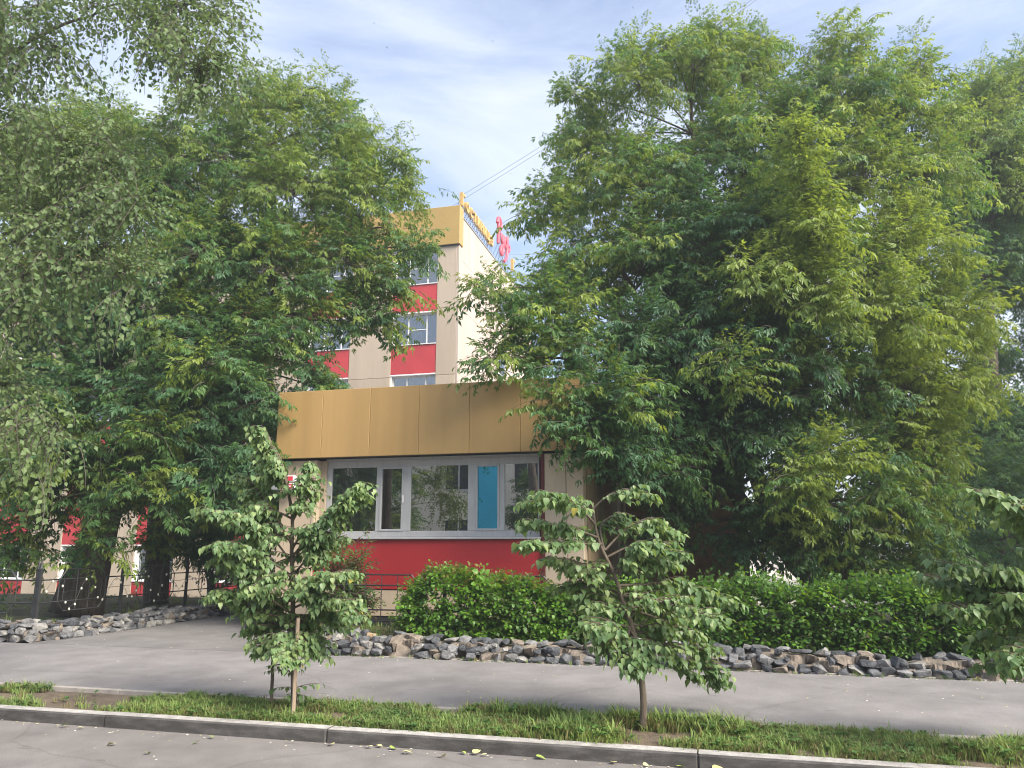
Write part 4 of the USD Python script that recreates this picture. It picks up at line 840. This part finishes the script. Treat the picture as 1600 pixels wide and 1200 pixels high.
for lab, pb, pt_, mt, w in (('tall pale wooden stake in front of the upright young tree', (458, 1111), (466, 966), 'stake_wood', .021), ('short dark wooden stake left of the upright young tree', (424, 1103), (427, 1012), 'stake_dark', .018)):
    D = dep(*pb) - (.16 if mt == 'stake_wood' else 0); a, b = at(*pb, D) - ZUP * .05, at(*pt_, D); t = thing('wooden_stake', lab, 'stake', a)
    d_ = (b - a); n = 7; z_ = np.linspace(0, 1, n)[:, None]; P = a + d_ * z_
    part(t, 'pole', tube(P + np.random.default_rng(5).normal(0, .0015, P.shape), w, 4), mt); part(t, 'cut_top', tube([P[-1] + ZUP * .0005, P[-1] + ZUP * .004], w * .9, 4), 'stake_wood')
    q = at(pb[0], 1040, D) if mt == 'stake_dark' else at(463, 1030, D)
    c = at(457, 1035, d1); part(t, 'tie', tube(bez(q, (q + c) / 2 + np.array([0, -.03, 0]), c, 6), .005, 4), 'iron_grey')
d2 = dep(1004, 1136)
young_lime('leaning young lime tree on a bare trunk, right of the middle of the grass', [(1004, 1136), (1003, 1060), (988, 985), (962, 905), (935, 840), (925, 785)],
    [[(930, 810), (880, 778), (828, 792)], [(927, 795), (965, 768), (1018, 777)], [(930, 820), (900, 790), (850, 770)], [(940, 850), (880, 850), (815, 850)], [(935, 840), (890, 825), (830, 815)], [(945, 860), (1005, 815), (1050, 845)], [(950, 870), (1010, 850), (1058, 870)], [(955, 890), (890, 880), (850, 872)], [(955, 890), (1000, 880), (1045, 880)],
     [(965, 915), (1040, 915), (1145, 945)], [(970, 930), (1050, 945), (1118, 968)], [(975, 950), (1060, 985), (1118, 1078)], [(985, 975), (1040, 1020), (1078, 1062)], [(980, 960), (935, 945), (905, 940)], [(985, 980), (945, 975), (925, 985)], [(985, 980), (975, 1020), (980, 1050)], [(975, 940), (920, 915), (885, 920)], [(985, 975), (1020, 985), (1040, 1000)], [(980, 960), (1020, 950), (1060, 975)],
     [(965, 910), (930, 890), (900, 895)], [(945, 860), (940, 820), (970, 800)], [(940, 850), (910, 830), (880, 830)], [(960, 900), (985, 860), (1000, 850)], [(985, 985), (1000, 1010), (1010, 1045)], [(990, 990), (960, 1000), (950, 1015)], [(970, 930), (990, 930), (1010, 960)], [(970, 930), (940, 920), (920, 950)]],
    d2, 302, leaf=.092, twigs_per=8, extra=tuple((r_x, r_y, 4) for r_x, r_y in ((950, 880), (970, 920), (930, 900), (990, 950), (960, 950), (1000, 930), (930, 850), (1000, 990), (940, 930), (910, 920))))
d3 = dep(1690, 1178)
young_lime('young lime tree reaching in from the right edge, only branch ends seen', [(1690, 1178), (1688, 1060), (1685, 950), (1680, 850), (1675, 760)],
    [[(1683, 900), (1610, 800), (1525, 768)], [(1682, 880), (1640, 800), (1580, 790)], [(1684, 930), (1570, 895), (1472, 884)], [(1685, 950), (1560, 925), (1442, 898)], [(1686, 980), (1580, 950), (1480, 955)], [(1686, 1000), (1600, 985), (1530, 1000)], [(1686, 1010), (1610, 1020), (1560, 1050)], [(1684, 930), (1600, 900), (1535, 900)], [(1686, 990), (1620, 960), (1540, 960)], [(1686, 1000), (1630, 1010), (1580, 1030)], [(1684, 930), (1640, 940), (1570, 930)], [(1686, 1020), (1640, 1030), (1600, 1050)]],
    d3, 303, leaf=.098, twigs_per=10)

# ---------------------------------------------------------------- grass, weeds, litter
P_GRASS = [proto(f'grass_{i}', grass_tuft(400 + i, m, 14, h, sp)) for i, (m, h, sp) in enumerate([('grass', .05, .07), ('grass', .075, .06), ('grass', .13, .04), ('grass_dry', .07, .07)])]
P_WEED = [proto(f'weed_{i}', weed_tuft(420 + i)) for i in range(3)]
g = np.random.default_rng(77); pos, idx, scl = [], [], []
GX, GYY = g.uniform(-9.5, 4.2, 26000), g.uniform(KERB_Y + .16, WALK_Y0 - .04, 26000)
GF = meshkit.fbm(np.stack([GX * 1.7, GYY * 2.4, GX * 0 + 2.0], 1), 3, 7); GT = meshkit.fbm(np.stack([GX * .9 + 40, GYY * 2, GX * 0], 1), 2, 9)
for i in range(26000):
    x, y = GX[i], GYY[i] # g.uniform(-9.5, 4.2), g.uniform(KERB_Y + .16, WALK_Y0 - .04)
    f_ = GF[i]; bare = .60 if x < -5.2 else (.45 if x < -3.3 else .36)
    if -.95 < x < -.2 and abs(y - 6.75) < .22: bare = .58
    if -3.6 < x < -2.9 and abs(y - 6.7) < .2: bare = .56
    if f_ < bare + g.normal(0, .085): continue
    tall = GT[i]
    pos.append((x, y, .088 + .025 * (y - KERB_Y) / .96)); k = int(g.choice(7, p=[.34, .20, .06, .20, .07, .06, .07])); idx.append(k); scl.append(g.uniform(.55, 1.0) + (.55 if tall > .62 else 0))
instancer(None, 'grass', P_GRASS + P_WEED, np.array(pos), eul(g.uniform(0, 6.28, len(pos)), g.normal(0, .1, len(pos)), np.zeros(len(pos))), scl, idx, kind='stuff', world=True, label='short patchy grass and weeds on the strip behind the kerb')
tag(stage.GetPrimAtPath('/World/grass'), None, 'grass')
# weeds at the wall foot and on the beds
pos, idx, scl = [], [], []
for i in range(900):
    if i < 160: x, y, z = g.uniform(-6.2, 5), 10.0 + g.uniform(-.04, .02), .12
    elif i < 620: x = g.uniform(-6.2, 5); y, z = g.uniform(10.42, 11.9), .33
    else: x, y = g.uniform(-17, -10.7), g.uniform(10.5, 20); z = float(bedz(np.array([x]), np.array([y]))[0])
    pos.append((x, y, z)); idx.append(int(g.choice(7, p=[.14, .16, .14, .16, .14, .13, .13]))); scl.append(g.uniform(.6, 1.3) * (.6 if i < 160 else 1.3))
instancer(None, 'weeds', P_GRASS + P_WEED, np.array(pos), eul(g.uniform(0, 6.28, len(pos)), np.zeros(len(pos)), np.zeros(len(pos))), scl, idx, kind='stuff', world=True, label='scattered weeds on the garden beds and along the wall foot')
tag(stage.GetPrimAtPath('/World/weeds'), None, 'weeds')
r5 = random.Random(15)
for px, py in [(95, 1132), (122, 1133), (330, 1140), (520, 1144), (580, 1144), (610, 1150), (740, 1152), (760, 1154), (960, 1160), (1115, 1158), (1005, 1168), (590, 1168), (178, 1166), (690, 1185), (630, 1179), (722, 1178), (838, 1186), (230, 1180), (310, 1162), (1060, 1183)]:
    if py < 1128 + px * .066: py = 1128 + px * .066 + 4
    p = onz(px, py, .0); s = r5.uniform(.045, .08); q = heart_leaf(s, s * .8, r5.uniform(.1, .5), r5)
    q = rot(q, r5.uniform(0, 6.28), r5.uniform(-.05, .25), r5.uniform(-.3, .3), p + ZUP * (.014 + s * .1))
    single('fallen_leaf', q, r5.choice(['dry_leaf', 'dry_leaf', 'green_leaf_fallen']), 'small yellowing leaf fallen on the asphalt near the kerb', 'leaf', 'fallen leaves on the road', smooth=True)
P_PET = [proto(f'petal_{i}', [(rot(quad_leaf(.022, .016, .1, .1), 0, 0, 0, (0, 0, .004)), m)]) for i, m in enumerate(['petal', 'dry_leaf'])]
pos = []
for i in range(170): pos.append((g.uniform(-11, 5), g.uniform(7.3, 9.95), .1205))
for i in range(60): pos.append((g.uniform(-10, -7), g.uniform(10, 15), .1225))
for i in range(70): pos.append((g.uniform(-8, 3), g.uniform(4.2, 6.05), .001))
for i in range(150): pos.append((g.uniform(-9, 3), KERB_Y - .01 - abs(g.normal(0, .07)), .001))
for i in range(260): pos.append((g.uniform(-6.2, 5), WALK_Y1 - .01 - abs(g.normal(0, .06)), .1205))
instancer(None, 'fallen_petals', P_PET, np.array(pos), eul(g.uniform(0, 6.28, len(pos)), np.zeros(len(pos)), np.zeros(len(pos))), g.uniform(.6, 1.5, len(pos)), g.integers(0, 2, len(pos)), kind='stuff', world=True, label='pale petals and leaf scraps scattered on the pavement')
tag(stage.GetPrimAtPath('/World/fallen_petals'), None, 'petals')

# ---------------------------------------------------------------- wires and birds
for lab, a, b, sag in (('thin overhead wire rising from the roof corner to the upper right', at(724, 304, 33), at(1185, -8, 26), .25), ('second thin overhead wire just beside the first, over the roof corner', at(700, 326, 34), at(1195, -10, 27), .3), ('level thin wire behind the red script letters', at(788, 398, 43), at(1000, 394, 60), .1)):
    P = np.linspace(a, b, 14); P[:, 2] -= sag * np.sin(np.linspace(0, np.pi, 14)); single('overhead_wire', tube(P, .0065, 5), 'cable', lab, 'wire')
def bird(px, py, D, yaw, bank, span, lab):
    c = at(px, py, D); s = span / 2; import manifold3d as mf
    pts = {'n': ((.16, 0, 0), .012), 'b': ((.06, 0, 0), .03), 't': ((-.12, 0, .0), .008), 'l1': ((.08, .14, .03), .014), 'l2': ((-.06, .36, .02), .006), 'r1': ((.08, -.14, .03), .014), 'r2': ((-.06, -.36, .02), .006), 'tl': ((-.20, .04, 0), .004), 'tr': ((-.20, -.04, 0), .004)}
    def hull(*ks): return mf.Manifold.batch_hull([mf.Manifold.sphere(pts[k][1], 8).translate(pts[k][0]) for k in ks])
    m = hull('n', 'b') + hull('b', 't') + hull('b', 'l1') + hull('l1', 'l2') + hull('b', 'r1') + hull('r1', 'r2') + hull('t', 'tl') + hull('t', 'tr')
    v, f, _ = meshkit.arrays(m); Rm = Rotation.from_euler('ZYX', [yaw, .1, bank]).as_matrix()
    t = thing('bird', lab, 'bird', c); part(t, 'body', (v * (span / .72) @ Rm.T, f), 'bird', local=True, smooth=True)
for i, a in enumerate([(584, 36, 45, .8, 1.0, .36, 'dark swift with curved wings, upper one of the left pair'), (605, 74, 50, 2.9, .3, .34, 'dark swift gliding level, lower one of the left pair'), (770, 64, 48, 2.4, .9, .30, 'dark swift high above the roof corner'), (889, 104, 42, 2.0, .5, .2, 'small dark swift left of the tip of the right tree'), (989, 12, 40, 1.2, 1.2, .3, 'dark swift at the top edge of the picture'), (797, 271, 50, 1.8, .6, .26, 'small dark swift low over the wire, left of the right tree')]): bird(*a)

# ---------------------------------------------------------------- across the street (seen mirrored in the windows)
ob = thing('opposite_building', 'cream building across the street, seen only mirrored in the window panes', 'building', (-10, -16, 0))
part(ob, 'wall', bx(-32, 14, -22, -16, -.2, 8.2), 'opposite_wall')
for i in range(11):
    for z in (1.4, 4.6):
        w = part(ob, 'window', bx(-30.5 + 4 * i, -28.9 + 4 * i, -15.999, -15.96, z - .08, z, .0), 'white_frame'); part(w, 'pane', bx(-30.5 + 4 * i, -28.9 + 4 * i, -15.998, -15.985, z + .001, z + 1.5), 'opposite_glass'); part(w, 'frame', bx(-29.75 + 4 * i, -29.68 + 4 * i, -15.984, -15.95, z + .001, z + 1.5), 'white_frame')
def copy_tree(src, loc, label, rotz):
    p = numbered('/World', 'maple_tree'); x = UsdGeom.Xform.Define(stage, p); x.GetPrim().GetReferences().AddInternalReference(src)
    x.ClearXformOpOrder(); x.AddTranslateOp().Set(Gf.Vec3d(*loc)); x.AddRotateZOp().Set(rotz); tag(x.GetPrim(), label, 'tree')
copy_tree('/World/maple_tree_002', (-16.0, -7.5, .1), 'tree across the street, mirrored in the left part of the wide window', 160)
copy_tree('/World/maple_tree_003', (-7.4, -7.0, .1), 'slender tree across the street, mirrored in the blue pane of the wide window', 200)
copy_tree('/World/maple_tree', (15.5, 13.5, .3), 'unseen tree added for shade outside the right edge of the picture', 75)  # extra tree out of view, added to throw shade
